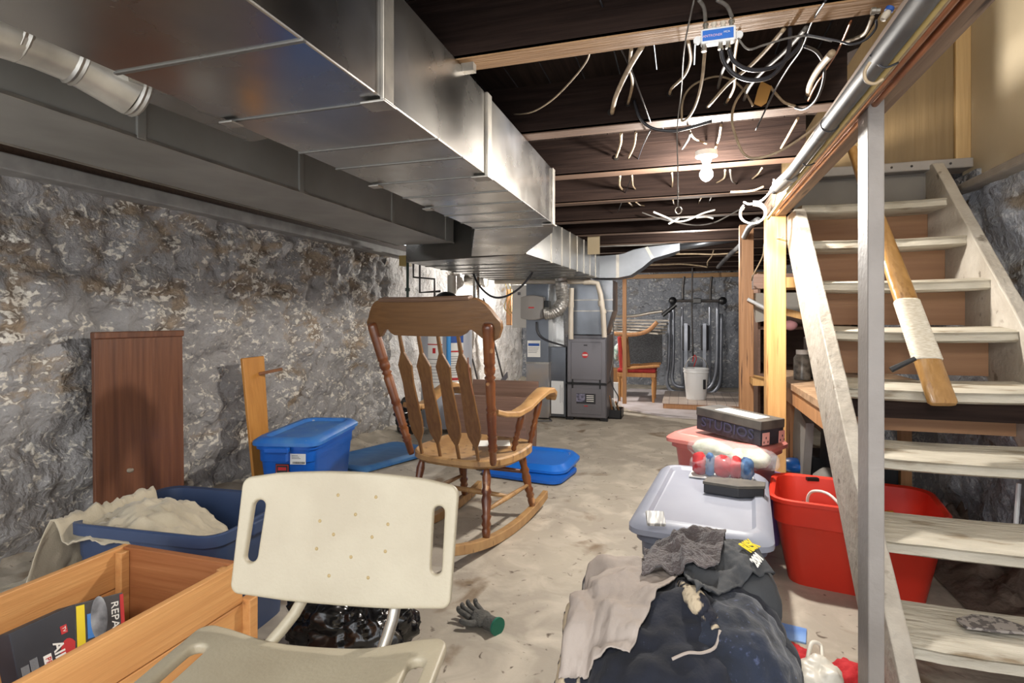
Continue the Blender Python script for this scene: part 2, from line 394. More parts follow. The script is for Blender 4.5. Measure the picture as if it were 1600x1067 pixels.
# stair well
MB().box(1.44, 1.47, -.6, 3.6, 1.78, 2.97).go('wall_stairwell_right', PLYB, kind='structure')
MB().box(.54, 1.44, 3.53, 3.56, 1.93, 2.97).go('wall_stairwell_back', PLYY, kind='structure')
MB().box(1.37, 1.44, 3.50, 3.53, 1.93, 2.97).go('trim_4', wood('door_casing', '#b99a6a', '#a88a5c', 'z', 3), kind='structure', bevel=.006)
MB().box(.50, .54, -.6, 3.6, 2.08, 2.97).go('wall_stairwell_left', PLYB, kind='structure')
MB().box(.5, 1.6, -.6, 3.6, 2.97, 3.0).go('ceiling_stairwell', WHITE, kind='structure')
b = MB(); b.box(1.30, 1.46, -.6, 3.45, 1.735, 1.775); b.go('trim_5', M_('ledge_paint', '#948d86', '#7f7872', rough=.7, scale=8, bump=.5, bscale=30), kind='structure', bevel=.01)
# ================= BEAM, POSTS =================
MB().box(.43, .533, -.9, 3.45, 1.67, 1.76).box(.50, .533, -.9, 3.45, 1.76, 1.868).go('support_beam', BEAMW, label='rough dark brown timber beam running above the open stairs', cat='beam', bevel=.006)
b = MB().box(.452, .490, 1.64, 1.73, 0, 1.668)
b.go('painted_post', PAINT_G, label='grey painted wooden post standing in front of the stairs', cat='post', bevel=.004)
b = MB().box(.432, .530, 3.33, 3.44, .01, 1.67)
b.go('timber_post', PINE, label='bright yellow pine post under the far end of the beam', cat='post', bevel=.003)
p = W(1166, 600, Y=4.86)
b = MB().box(p.x-.052, p.x+.052, 4.83, 4.92, .01, 1.868)
b.go('timber_post', PINE2, label='knotty brown pine post, farther and thinner of the two bare wooden posts', cat='post', bevel=.003)
# ================= STAIRS =================
st = thing('staircase', (.9, 2.4, 0), 'steep cream painted wooden staircase with worn open treads rising beside the right wall', 'stairs')
SX0, SX1 = .585, 1.21
TY = lambda k: 3.178-.202*k; TZ = lambda k: 1.693-.2106*k
sl_ = .2106/.202
for x0, x1, zt in ((SX0-.05, SX0, 1.665), (SX1, SX1+.05, 1.90)):
    # front edge line passes tread noses
    zf = lambda y: TZ(0)+(y-TY(0))*sl_+.03
    yb = TY(0)+(0-TZ(0)-.03)/sl_; yt = TY(0)+(zt-TZ(0)-.03)/sl_
    wd = .36 if x0 < 1 else .47
    def fr(a, bb):
        return None
    prof = []
    N = 40
    rnd = random.Random(3)
    for i in range(N+1):
        y = yb+(yt-yb)*i/N; prof.append((y+rnd.uniform(-.003, .003), zf(y)))
    prof += [(yt+wd, zt), (yb+wd, 0)] if x0 < 1 else [(3.46, zt), (3.46, zf(3.46-wd)), (yb+wd, 0)]
    MB().prism(prof, (x0, 0, 0), (0, 1, 0), (0, 0, 1), x1-x0).go('stringer', PAINT, st, bevel=.005)
for k in range(8):
    y, z = TY(k), TZ(k)
    rnd = random.Random(k)
    n = 24; rings = []
    for i in range(n+1):
        x = SX0-.004+(SX1-SX0+.008)*i/n
        wv = fbm(Vector((x*5, k*3.1, 0)))*.008
        dip = -.006*math.sin(math.pi*i/n)
        th = .042
        zz = z+dip
        rings.append([(x, y+.012+wv, zz-.014), (x, y+.003+wv, zz-.005), (x, y+.02+wv, zz), (x, y+.13, zz+.012), (x, y+.245, zz+.014), (x, y+.245, zz-th), (x, y+.02, zz-th-.004), (x, y+.004+wv, zz-th+.005)])
    MB().loft(rings).go('tread', PAINT_T, st, smooth='auto')
for k in range(5):
    MB().box(SX0+.001, SX1-.001, TY(k)+.225, TY(k)+.24, TZ(k+1)+.016, TZ(k)-.043).go('riser', PLY, st)
MB().box(SX0, SX1, 3.43, 3.445, TZ(0)+.016, 1.87).go('riser', M_('dark_header_paint', '#6b665f', '#5c5751', rough=.6, scale=3), st)
b = MB().box(.56, 1.40, 3.38, 3.52, 1.875, 1.925)
b.go('landing_board', PAINT_G, st, bevel=.006)
for x in (.95, 1.04, 1.13, 1.30): MB().ball((x, 3.378, 1.90), .006, 8, 6).go('nail', IRON, st)
# ledger under the fifth tread
MB().box(SX0, SX1, TY(4)+.06, TY(4)+.12, TZ(4)-.12, TZ(4)-.05).go('cleat', DARKW, st)
# ================= DUCTS =================
d = thing('air_duct', (-.85, 1.4, 1.6), 'large near galvanised duct hanging below the joists across the upper left', 'duct')
X0, X1, ZB, ZT = -1.07, -.635, 1.588, 1.862
b = MB().box(X0, X1, -.6, 2.78, ZB, ZT); b.go('duct_body', GALV, d, bevel=.004)
for y in (1.10, 1.77, 2.74):
    MB().box(X1-.002, X1+.010, y-.022, y+.022, ZB-.006, ZT).go('drive_cleat', GALV_S, d, bevel=.003)
for y in (.55, .82, 1.10, 1.37, 1.55, 1.77, 2.0, 2.2, 2.4, 2.6, 2.76):
    MB().box(X0-.004, X1+.004, y-.004, y+.004, ZB-.003, ZB+.001).go('seam', GALV_X, d)
for y in (1.10, 1.77, 2.74): MB().box(X1-.05, X1+.012, y-.025, y+.03, ZB-.011, ZB-.005).go('corner_clip', GALV_S, d, bevel=.002)
for y in (1.10, 1.77, 2.2): MB().box(X0-.01, X0+.03, y-.02, y+.02, ZB-.011, ZB-.005).go('corner_clip', GALV_S, d, bevel=.002)
MB().box(-.64, -.60, 1.55, 1.575, 1.845, 1.871).go('hanger_bracket', GALV_S, d)
# transition below, flaring down and to the left
d2 = thing('duct_transition', (-1.05, 3.3, 1.55), 'creased tapered duct piece joining the near duct to the far trunk duct', 'duct')
r0 = [(-.635, 2.782, ZB), (-1.07, 2.782, ZB), (-1.07, 2.782, ZT), (-.635, 2.782, ZT)]
r1 = [(-.68, 2.95, 1.575), (-1.17, 3.02, 1.572), (-1.2, 3.02, ZT), (-.68, 2.95, ZT)]
r2 = [(-1.035, 3.63, 1.545), (-1.42, 3.63, 1.545), (-1.42, 3.63, ZT), (-1.035, 3.63, ZT)]
MB().loft([r0, r1, r2]).go('duct_body', GALV, d2, bevel=.003)
MB().loft([[(-.63, 2.80, ZB-.004), (-1.075, 2.80, ZB-.004), (-1.075, 2.82, ZB-.004), (-.63, 2.82, ZB-.004)], [(-.63, 2.80, ZB+.002), (-1.075, 2.80, ZB+.002), (-1.075, 2.82, ZB+.002), (-.63, 2.82, ZB+.002)]]).go('seam', GALV_S, d2)
d3 = thing('air_duct', (-1.82, 1.6, 1.65), 'dull dark galvanised duct running along the stone wall behind the near duct', 'duct')
MB().box(-2.05, -1.60, -.6, 3.74, 1.66, 1.862).go('duct_body', GALV_D, d3, bevel=.004)
for y in (.5, 1.30, 2.05, 2.85, 3.6): MB().box(-1.603, -1.592, y-.016, y+.016, 1.655, 1.862).go('drive_cleat', GALV_D, d3, bevel=.003)
MB().box(-1.60, -1.594, -.6, 3.74, 1.655, 1.664).go('bottom_seam', GALV_S, d3)
MB().box(-2.056, -2.05, -.6, 3.74, 1.655, 1.664).go('bottom_seam', GALV_S, d3)
d4 = thing('trunk_duct', (-1.5, 5, 1.55), 'wide shiny trunk duct above the furnace with ribbed underside', 'duct')
b = MB(); b.hexa([(-2.05, 3.86, 1.545), (-1.02, 3.64, 1.545), (-.86, 5.95, 1.545), (-2.05, 5.95, 1.545)], [(-2.05, 3.86, 1.862), (-1.02, 3.64, 1.862), (-.86, 5.95, 1.862), (-2.05, 5.95, 1.862)])
b.go('duct_body', GALV_T, d4, bevel=.004)
for y in (4.2, 4.5, 4.75, 5.0, 5.25, 5.5, 5.75):
    MB().box(-2.05, -1.0+(y-3.64)*.069, y-.006, y+.006, 1.540, 1.546).go('bottom_seam', GALV_X, d4)
    xx = -1.02+(y-3.64)*.0693; MB().box(xx-.003, xx+.004, y-.008, y+.008, 1.54, 1.862).go('side_seam', GALV_S, d4)
# right branch duct curving up from the plenum
d5 = thing('branch_duct', (-.4, 6.0, 1.6), 'blue grey galvanised branch duct curving up from the furnace plenum to the right', 'duct')
GALV_B = M_('blue_galvanised_steel', '#7d8187', '#6c7076', rough=.36, metal=.85, scale=3, rvar=.08)
Yb = 5.95
bot = [W(x, y, Y=Yb) for x, y in ((922, 434), (965, 434), (985, 430), (1003, 418), (1020, 404), (1040, 398), (1062, 391))]
top = [W(x, y, Y=Yb) for x, y in ((922, 401), (965, 398), (975, 396), (990, 390), (1010, 386), (1035, 383), (1062, 380))]
MB().loft([[a, t, t+Vector((0, .3, 0)), a+Vector((0, .3, 0))] for a, t in zip(bot, top)]).go('duct_body', GALV_B, d5, smooth='auto')
for i in (1, 4): MB().bar(bot[i]+Vector((0, -.004, 0)), top[i]+Vector((0, -.004, 0)), .03, .006, (0, 1, 0)).go('seam', GALV_S, d5)
p1 = W(1062, 386, Y=6.05); p2 = W(1150, 372, Y=6.1)
MB().tube([p1, p2], .035, 14).go('round_branch', GALV_B, d5, smooth=True)
# round duct upper left feeding the near duct
d6 = thing('round_duct', (-1.5, 1.0, 1.72), 'round shiny branch pipe with paper backed boot between the two big ducts', 'duct')
RD = M_('bright_round_duct', '#d4cfc4', '#a9a59c', rough=.3, metal=.6, scale=8)
pa = W(-60, 20, X=-1.35); pb = W(118, 88, X=-1.32); pc = W(210, 143, X=-1.28)
MB().tube([pa, W(60, 62, X=-1.33), pb, pc], .062, 20).go('round_pipe', RD, d6, smooth='auto')
for q in (W(30, 48, X=-1.335), pb, W(212, 140, X=-1.28)):
    a = (pc-pa).normalized(); MB().tube([q-a*.012, q-a*.006, q, q+a*.006, q+a*.012], [.062, .067, .064, .067, .062], 20).go('collar_ring', GALV_S, d6, smooth='auto')
q0 = [W(200, 120, X=-1.2), W(330, 163, X=-1.09), W(345, 170, X=-1.075), W(440, 212, X=-1.075), W(392, 222, X=-1.30), W(205, 150, X=-1.36)]
zz = [(p.x, p.y, p.z) for p in q0]
MB().loft([[Vector(p) for p in zz], [Vector(p)+Vector((0, 0, .05)) for p in zz]]).go('take_off_boot', GALV, d6)
# paper scrap on dull duct
# ================= TUBS AND LIDS =================
def tub_body(b, hx, hy, H, rim=.02, tap=.86, z=0, step=True, r=.06):
    b.loft([rrect(hx*tap, hy*tap, r, z), rrect(hx*(tap*.3+.7)-.01, hy*(tap*.3+.7)-.01, r, z+H*.72),
            rrect(hx-rim+.002, hy-rim+.002, r, z+H*.74), rrect(hx-rim+.004, hy-rim+.004, r, z+H-.035), rrect(hx, hy, r+.01, z+H-.033), rrect(hx, hy, r+.01, z+H),
            rrect(hx-.006, hy-.006, r, z+H+.004), rrect(hx-rim, hy-rim, r, z+H), rrect(hx-rim-.004, hy-rim-.004, r, z+H*.72),
            rrect(hx*tap-.012, hy*tap-.012, r, z+.012)])
    return b
def lid_mesh(b, hx, hy, z, dome=.02, rec=.014, r=.07):
    b.loft([rrect(hx, hy, r, z-.022), rrect(hx, hy, r, z-.004), rrect(hx-.008, hy-.008, r, z+.006), rrect(hx-.03, hy-.03, r, z+dome),
            rrect(hx-.055, hy-.055, r*.9, z+dome), rrect(hx-.068, hy-.068, r*.8, z+dome-rec)])
    return b
def ribs(T, hx, hy, H, n, axis='x'):
    b = MB(T)
    return b
# navy open tub with the drop cloth, behind the chest
T = TR((-1.70, 1.575, 0), R(4))
t = thing('storage_tub', (-1.70, 1.575, 0), 'open navy blue plastic tub behind the wooden chest, a cream cloth over its edge', 'tub', R(4))
tub_body(MB(T), .30, .225, .42).go('tub_body', NAVY, t, smooth='auto')
MB(T).box(.296, .318, -.07, .07, .375, .42).go('handle', NAVY, t, bevel=.006)
# cream drop cloth (rests in the tub and trails to the floor)
def cloth(name, corners, hf, m, nu=60, nv=60, amp=.012, fr=9, wav=.0, seed=0, th=.004, **tags):
    A, B, C_, D_ = [Vector((p[0], p[1], 0)) for p in corners]
    def f(u, v):
        e = min(u, v, 1-u, 1-v)
        p = A.lerp(B, u).lerp(D_.lerp(C_, u), v)
        if wav: p += Vector((fbm(p*4+Vector((seed, 0, 0))), fbm(p*4+Vector((0, seed, 5))), 0))*wav
        q = p+Vector((seed*1.7, seed, 0))
        rdg = 1-abs(noise.noise(Vector((q.x*fr, q.y*fr*.45, seed))+noise.noise_vector(q*4)*.5))*2.2
        z = hf(p.x, p.y)+amp*(.5+.5*rdg)+amp*.6*fbm(q*22)
        return Vector((p.x, p.y, z))
    b = MB().grid(nu, nv, f)
    return b.go(name, m, smooth=True, solid=th, **tags)
CREAM = M_('cream_cotton', '#b9ae98', '#a59a84', rough=.85, scale=6, bump=.15, bscale=200, c3='#8d7f66', s3=5, t3=(.64, .74), sheen=.2)
def drop_h(x, y):
    # world -> inside the tub high, over the rim at the left, down to the floor
    dx = x+2.0
    if x > -1.97:
        z = .33+.10*math.exp(-((x+1.84)**2/.02+(y-1.52)**2/.03))+.04*math.exp(-((x+1.66)**2/.01+(y-1.50)**2/.01))
        rimz = .435*math.exp(-((x+1.98)/.07)**2)
        z = max(z-.09*max(0, (x+1.72)/.2), rimz)
    elif x > -2.09: z = .435-(-1.97-x)/.12*.30
    else: z = .135-(-2.09-x)*.22
    return max(z, .02+max(0, (-2.45-x))*.25)
cloth('drop_cloth', [(-2.62, 1.12), (-1.47, 1.42), (-1.50, 1.70), (-2.50, 1.62)], drop_h, CREAM, 110, 40, .026, 7, .02, 3,
      label='crumpled cream cloth spilling from the navy tub down to the wall', cat='cloth')
# bright blue open tub between the navy tub and the shower chair
T = TR((-1.56, 2.09, 0), R(3))
t = thing('storage_tub', (-1.56, 2.09, 0), 'open bright blue tub half hidden by the ivory shower chair back', 'tub', R(3))
tub_body(MB(T), .28, .20, .33).go('tub_body', BLUE, t, smooth='auto')
# lidded blue bin by the wall
ctr = Vector((-2.235, 2.95, 0)); rz = R(13)
T = TR(ctr, rz)
t = thing('storage_bin', ctr, 'closed blue plastic bin with dusty lid and two stickers by the stone wall', 'bin', rz)
tub_body(MB(T), .185, .345, .40, tap=.80).go('bin_body', BLUE, t, smooth='auto')
lid_mesh(MB(T), .20, .36, .412, .022, .018).go('lid', M_('dusty_blue_lid', '#2068be', '#4a80bd', rough=.5, scale=7, c3='#9aa3ad', s3=30, t3=(.66, .75)), t, smooth='auto')
MB(T).loft([[(-.09, -.362, .39), (.05, -.362, .39), (.05, -.362, .365), (-.09, -.362, .365)], [(-.09, -.39, .385), (.05, -.39, .385), (.05, -.39, .36), (-.09, -.39, .36)]]).go('handle', BLUE, t, bevel=.004)
MB(T).box(.03, .035, -.385, -.35, .31, .39).go('latch', BLUE, t, bevel=.003)
def decal(T, x0, x1, z0, z1, m, par, name='sticker', y=0, th=.0015):
    return MB(T).box(x0, x1, y-th, y, z0, z1).go(name, m, par)
k = decal(T, -.055, .025, .175, .285, INK, t, y=-.3215)
Tk = T @ frame((-.015, -.324, .23), (1, 0, 0), (0, 0, 1))
MB(Tk).box(-.036, .036, -.05, .05, 0, .001).go('sticker_border', REDINK, k)
MB(Tk).box(-.032, .032, -.046, .046, .001, .002).go('sticker_field', INK, k)
MB(Tk).box(-.024, .024, .018, .036, .002, .003).go('sticker_band', REDINK, k)
text('Rubbermaid', .014, Tk @ Matrix.Translation((0, .0, .002)), WHITEP, k)
text('ROUGHNECK', .011, Tk @ Matrix.Translation((0, -.02, .002)), PAPER, k)
k = decal(T, .035, .125, .285, .345, PAPER, t, y=-.33)
b = MB(T @ frame((.08, -.3325, .315), (1, 0, 0), (0, 0, 1)))
rnd = random.Random(2); x = -.03
while x < .038:
    w_ = rnd.choice((.001, .002, .003)); b.box(x, x+w_, -.026, -.014, 0, .0006); x += w_+.002
for yy in (.004, .012, .02): b.box(-.035, .02-yy, yy-.001, yy+.001, 0, .0006)
b.go('barcode', INK, k)
# dusty blue lid lying by the wall, bright blue pair by the rocker
c = W(594, 711, z=.03)
b = MB(TR((c.x, c.y, 0), R(-18))); lid_mesh(b, .26, .40, .035, .014, .010); b.go('tub_cover', BLUED, smooth='auto', label='dusty dull blue tub lid on the floor between wall and rocking chair', cat='lid')
c = W(828, 738, z=.01)
b = MB(TR((c.x, c.y, 0), R(-8))); b.loft([rrect(.30, .22, .08, .012), rrect(.30, .22, .08, .03), rrect(.27, .19, .07, .038)])
b.go('tub_cover', BLUED if 0 else BLUE, smooth='auto', label='lower of the two stacked blue lids right of the rocking chair', cat='lid', group='blue lids by the rocking chair')
c = W(828, 719, z=.06)
b = MB(TR((c.x, c.y, 0), R(-5), R(3))); lid_mesh(b, .34, .24, .078, .03, .012, .10)
b.go('tub_cover', BLUEL, smooth='auto', label='upper bright blue tub lid of the pair right of the rocking chair', cat='lid', group='blue lids by the rocking chair')
# slate blue grey tote
E1, E2 = Vector((.13, 1.93)), Vector((.13, 2.76))
ctr = Vector((.085, 2.36, 0)); rz = R(-6)
T = TR(ctr, rz)
t = thing('storage_tote', ctr, 'large blue grey plastic tote with lid under the plush toys and clothes pile', 'tote', rz)
tub_body(MB(T), .215, .40, .36, tap=.84).go('tote_body', GREYBD, t, smooth='auto')
lid_mesh(MB(T), .235, .43, .385, .024, .012, .06).go('lid', GREYB, t, smooth='auto')
# red open tub under the stairs
ctr = Vector((.68, 2.69, 0)); rz = R(-10)
T = TR(ctr, rz)
t = thing('storage_tub', ctr, 'open bright red plastic tub standing under the stairs', 'tub', rz)
MB(T).loft([rrect(.24, .17, .07, 0), rrect(.285, .205, .07, .25), rrect(.295, .215, .075, .26), rrect(.30, .22, .08, .345), rrect(.315, .235, .09, .347), rrect(.315, .235, .09, .362),
            rrect(.305, .225, .085, .366), rrect(.292, .212, .08, .358), rrect(.275, .195, .07, .24), rrect(.23, .16, .06, .012)]).go('tub_body', RED, t, smooth='auto')
MB(TR((.70, 2.62, .24), R(-8), R(12), R(-10))).box(-.20, .13, -.11, .12, 0, .012).go('orange_board', M_('orange_paint', '#d98a2e', rough=.5), label='flat orange board lying inside the red tub', cat='board')
# wire basket handle standing in the red tub
b = MB()
Tw = TR((.50, 2.62, .28), R(-50))
t2 = thing('wire_basket', (.50, 2.62, .28), 'small white wire basket poking out of the red tub', 'basket')
MB(Tw).tube([(.0, 0, .0), (.0, 0, .07), (.03, 0, .105), (.10, 0, .11), (.17, 0, .06), (.22, 0, 0)], .006, 8, smooth=5).go('handle', WHITEC, t2, smooth=True)
for i in range(6): MB(Tw).tube([(.02+i*.012, -.04, 0), (.0+i*.008, -.03, .06)], .0022, 6).go('wire', IRON, t2)
for i in range(3): MB(Tw).tube([(.0, -.045, .01+i*.022), (.10, -.045, .01+i*.02)], .0022, 6).go('wire', WHITEC, t2)
MB(TR((.56, 2.86, .36), R(10))).box(-.02, .03, -.012, .012, .0, .014).go('black_clip', BLACK, label='tiny black clip perched on the back rim of the red tub', cat='clip')
# purple bin, pink bin, shoe box
ctr = Vector((.225, 3.14, 0)); rz = R(-9)
T = TR(ctr, rz)
t = thing('storage_bin', ctr, 'translucent purple plastic bin under the pink bin', 'bin', rz)
tub_body(MB(T), .275, .18, .26, tap=.88).go('bin_body', PURP, t, smooth='auto')
lid_mesh(MB(T), .285, .19, .275, .016, .008, .05).go('lid', PURP, t, smooth='auto')
rz = R(-30); ctr2 = Vector((.205, 3.10, .295))
T = TR(ctr2, rz)
t = thing('storage_bin', ctr2, 'translucent pink plastic bin with lid beneath the black shoe box', 'bin', rz)
tub_body(MB(T), .245, .165, .17, tap=.85).go('bin_body', PINK, t, smooth='auto')
lid_mesh(MB(T), .26, .18, .185, .022, .008, .05).go('lid', M_('pink_lid', '#d98a80', '#cf7c76', rough=.3, scale=5), t, smooth='auto')
PB = M_('pink_contents', '#8a3a3c', '#a86a4a', rough=.7, scale=14)
MB(T).ball((0, 0, .075), (.17, .10, .06), 20, 12, lambda p: fbm(p*14)*.02).go('bin_contents', PB, t, smooth=True)
rz = R(-44); c3 = Vector((.262, 3.06, .511))
T = TR(c3, rz, 0, R(2.5))
t = thing('shoe_box', c3, 'black cardboard box with white label on top of the pink bin', 'box', rz)
MB(T).box(-.195, .195, -.085, .085, 0, .115).go('box_body', M_('scuffed_black_card', '#26262c', '#34343c', rough=.6, scale=12, c3='#55555c', s3=30, t3=(.68, .74)), t, bevel=.003)
MB(T).box(-.198, .198, -.088, .088, .075, .118).go('box_lid', M_('grey_black_card', '#3c3a38', '#5c5852', rough=.6, scale=6, stretch=(1, 4, 1)), t, bevel=.003)
k = MB(T).box(-.10, .15, -.06, .04, .118, .120).go('top_label', PAPER, t)
for i, (x0, x1) in enumerate(((-.03, .05), (-.05, .07), (-.01, .03))): MB(T).box(x0, x1, -.02+i*.018, -.014+i*.018, .120, .1205).go('print_line', BLUEINK, k)
PINKP = M_('pink_label', '#d8a098', rough=.6)
for a, b_ in ((-.075, -.025), (.045, .088)):
    k = MB(T).box(.198, .2, a, b_, .004, .062).go('end_sticker', PINKP, t)
    for i in range(3): MB(T).box(.2, .2006, a+.008+i*.014, a+.014+i*.014, .012+(i % 2)*.02, .022+(i % 2)*.02).go('print_mark', INK, k)
text('STUDIOS', .07, T @ frame((0, -.0885, .045), (1, 0, 0), (0, 0, 1)), M_('faint_navy_print', '#3b3d55', rough=.5), t, sx=1.15)
# ---- things on the tote
c = W(1150, 770, z=.413)
t = thing('coffin_box', (c.x, c.y, .402), 'small flat black coffin shaped box on the grey tote lid', 'box')
T = TR((c.x-.01, c.y+.03, .402), R(-4))
out = [(-.11, -.035), (-.095, .035), (.03, .055), (.12, .04), (.115, -.02), (.02, -.06)]
MB(T).prism(out, (0, 0, 0), (1, 0, 0), (0, 1, 0), .035).go('box_body', M_('black_lacquer', '#26262a', rough=.5), t, bevel=.003)
MB(T).prism([(x*1.03, y*1.03) for x, y in out], (0, 0, .035), (1, 0, 0), (0, 1, 0), .012).go('box_lid', M_('dusty_black_top', '#45413c', '#57524a', rough=.6, scale=20, c3='#8a6a48', s3=9, t3=(.68, .74)), t, bevel=.002)
c = W(1138, 745, z=.41)
t = thing('plush_pack', (c.x-.03, c.y, .402), 'clear plastic pack of red and blue soft toys on the tote lid', 'toy pack')
T = TR((c.x-.03, c.y+.01, .402), R(-8))
MB(T).box(-.13, .13, -.05, .05, 0, .006).go('backing_card', PAPER, t)
REDF = M_('red_plush', '#b8262a', '#8e1a20', rough=.8, scale=30); BLF = M_('blue_plush', '#4a6f9a', '#243a5e', rough=.8, scale=30)
for i, (x, m, r_) in enumerate(((-.09, REDF, .034), (-.045, BLF, .022), (.01, REDF, .042), (.06, REDF, .03), (.105, BLF, .026))):
    MB(T).ball((x, -.005, .05), (r_*1.1, .04, .05), 14, 10, lambda p: fbm(p*25)*.01).go('soft_toy', m, t, smooth=True)
FILM = M_('clear_film', '#f2f4f8', rough=.08, alpha=.14, spec=.9)
MB(T).ball((0, 0, .045), (.135, .058, .05), 26, 12, lambda p: fbm(p*20)*.014, .7).go('clear_wrap', FILM, t, smooth='auto')
c = W(1130, 712, z=.44)
t = thing('plush_bag', (c.x, c.y, .41), 'clear bag of pale green and white plush lying behind the red toys', 'toy pack')
GRP = M_('pale_plush', '#c9c7b8', '#a3a892', rough=.9, scale=20, c3='#b98a8a', s3=12, t3=(.64, .7))
T = TR((c.x+.03, c.y+.0, .455), R(-33))
MB(T).ball((-.09, 0, 0), (.12, .05, .045), 20, 12, lambda p: fbm(p*14)*.014).go('plush_body', GRP, t, smooth=True)
MB(T).ball((.10, -.01, 0), (.10, .065, .042), 20, 12, lambda p: fbm(p*14)*.014).go('plush_head', GRP, t, smooth=True)
MB(T).ball((.01, 0, 0), (.235, .07, .052), 30, 14, lambda p: fbm(p*18)*.014, .8).go('clear_wrap', FILM, t, smooth='auto')
# ================= SHOWER CHAIR =================
TL, TRr, BL, BR = W(393, 742, d=1.28), W(722, 757, d=1.21), W(366, 925, d=1.22), W(706, 948, d=1.16)
ctr = (TL+TRr+BL+BR)/4
sc_ = thing('shower_chair', (ctr.x+.05, ctr.y-.2, 0), 'ivory plastic shower chair with slotted backrest in the foreground', 'chair')
u = ((TRr-TL)+(BR-BL)).normalized(); v = ((TL-BL)+(TRr-BR)).normalized()
Fb = frame(ctr, u, v)
Lb = [Fb.inverted() @ p for p in (BL, BR, TRr, TL)]
hw = (Lb[1].x-Lb[0].x)/2; hw2 = (Lb[2].x-Lb[3].x)/2; hh = (Lb[2].y-Lb[1].y)/2
out = []
def arc(cx, cy, r, a0, a1, n=6): return [(cx+r*math.cos(R(a0+(a1-a0)*i/n)), cy+r*math.sin(R(a0+(a1-a0)*i/n))) for i in range(n+1)]
r_ = .022
out += arc(-hw+r_, -hh+r_, r_, 180, 270); out += [(x, -hh-.012*math.cos(x/hw*1.4)) for x in (-.12, -.06, 0, .06, .12)]; out += arc(hw-r_, -hh+r_, r_, 270, 360)
out += arc(hw2-r_, hh-r_, r_, 0, 80); out += [(x, hh+.018*math.cos(x/hw2*1.45)) for x in (.17, .12, .06, 0, -.06, -.12, -.17)]; out += arc(-hw2+r_, hh-r_, r_, 100, 180)
def slot(x, y0, y1, r, lean=0): return [(p[0]+lean*(p[1]), p[1]) for p in arc(x, y1-r, r, 0, 180, 8)+arc(x, y0+r, r, 180, 360, 8)]
holes = [slot(-hw+.038, -hh+.065, hh-.05, .0135, .03), slot(hw-.036, -hh+.065, hh-.045, .0125, -.01)]
cv = lambda x, y: .018*(x/hw)**2
panel2d(out, holes, Fb, .018, .006, 'backrest', SHOWER, sc_, cv, 14)
DIM = M_('ivory_dimple', '#a08c62', rough=.5)
for px_, py_ in ((531, 773), (590, 776), (558, 803), (503, 813), (609, 818), (524, 834), (584, 838), (498, 856), (605, 860), (551, 869), (517, 898), (578, 901)):
    # pegged holes in the panel
    o_, dr = cam.location, (W(px_, py_, d=1)-cam.location)
    n_ = Fb.to_3x3() @ Vector((0, 0, 1)); tt = (ctr-o_).dot(n_)/dr.dot(n_); q = o_+dr*tt; lq = Fb.inverted() @ q
    q = Fb @ Vector((lq.x, lq.y, cv(lq.x, lq.y)+.0085))
    MB().lathe([(0, .004), (.4, .0045), (1, .003)], q-n_*.002, q+n_*.0018, 12).go('drain_hole', DIM, sc_, smooth=True)
# seat
sl4 = [W(318, 985, z=.44), W(702, 1008, z=.44)]
u = (sl4[1]-sl4[0]); sw = u.length/2; u.normalize(); v = Vector((-u.y, u.x, 0)); mid = (sl4[0]+sl4[1])/2
Fs = frame(mid-v*.17, u, v)
so = arc(-sw+.05, -.17+.05, .05, 180, 270)+arc(sw-.05, -.17+.05, .05, 270, 360)+arc(sw-.03, .17-.03, .03, 0, 85)+[(x, .17-.014*math.cos(x/sw*1.4)) for x in (.14, .07, 0, -.07, -.14)]+arc(-sw+.03, .17-.03, .03, 95, 180)
cvs = lambda x, y: -.02*math.exp(-(x/.17)**4)+.006*(x/sw)**2
panel2d(so, [slot(-sw+.045, -.08, .10, .016), slot(sw-.045, -.08, .10, .016)], Fs, .022, .007, 'seat', SHOWER, sc_, cvs, 16)
for sx in (-1, 1):
    a = Fb @ Vector((sx*.105, -hh+.10, -.018)); bq = Fb @ Vector((sx*.105+.01, -hh-.01, -.016)); c_ = Fs @ Vector((sx*.125, .15, -.05)); e_ = Fs @ Vector((sx*.125, -.05, -.05))
    MB().tube([a, bq, c_+Vector((0, 0, .02)), c_, e_], .0125, 14, smooth=4).go('back_tube', ALU if sx > 0 else SHOWER, sc_, smooth=True)
    for sy in (-1, 1):
        q0 = Fs @ Vector((sx*.15, sy*.12, -.012)); q1 = Fs @ Vector((sx*.20, sy*.17, -.44))
        lg = MB().tube([q0, q1], .0125, 14).go('leg', ALU, sc_, smooth='auto')
        MB().lathe([(0, .015), (.7, .02), (1, .022)], q1+Vector((0, 0, .035)), Vector((q1.x, q1.y, .001)), 14).go('rubber_foot', BLACKR, lg, smooth='auto')
# ================= WOODEN CHEST =================
ch = thing('wooden_chest', (-1.38, .80, 0), 'open lidless pine chest of horizontal planks in the lower left corner', 'chest')
cx0, cx1, cy0, cy1 = -1.60, -1.165, .34, 1.25
for x0, x1 in ((cx0, cx0+.02), (cx1-.02, cx1)):
    z = .06
    for h in (.13, .13, .115):
        MB().box(x0, x1, cy0, cy1, z, z+h-.003).go('side_plank', CHESTW, ch, bevel=.002); z += h
for y0, y1 in ((cy0, cy0+.02), (cy1-.02, cy1)):
    z = .06
    for h in (.13, .13, .115):
        MB().box(cx0+.02, cx1-.02, y0, y1, z, z+h-.003 if h < .12 else z+h).go('end_plank', CHESTX, ch, bevel=.001); z += h
MB().box(cx0+.02, cx1-.02, cy0+.02, cy1-.02, .06, .072).go('bottom', CHESTX, ch)
for x in (cx0+.021, cx1-.046):
    for y in (cy0+.021, cy1-.046): MB().box(x, x+.025, y, y+.025, .072, .425).go('corner_batten', CHESTW, ch, bevel=.002)
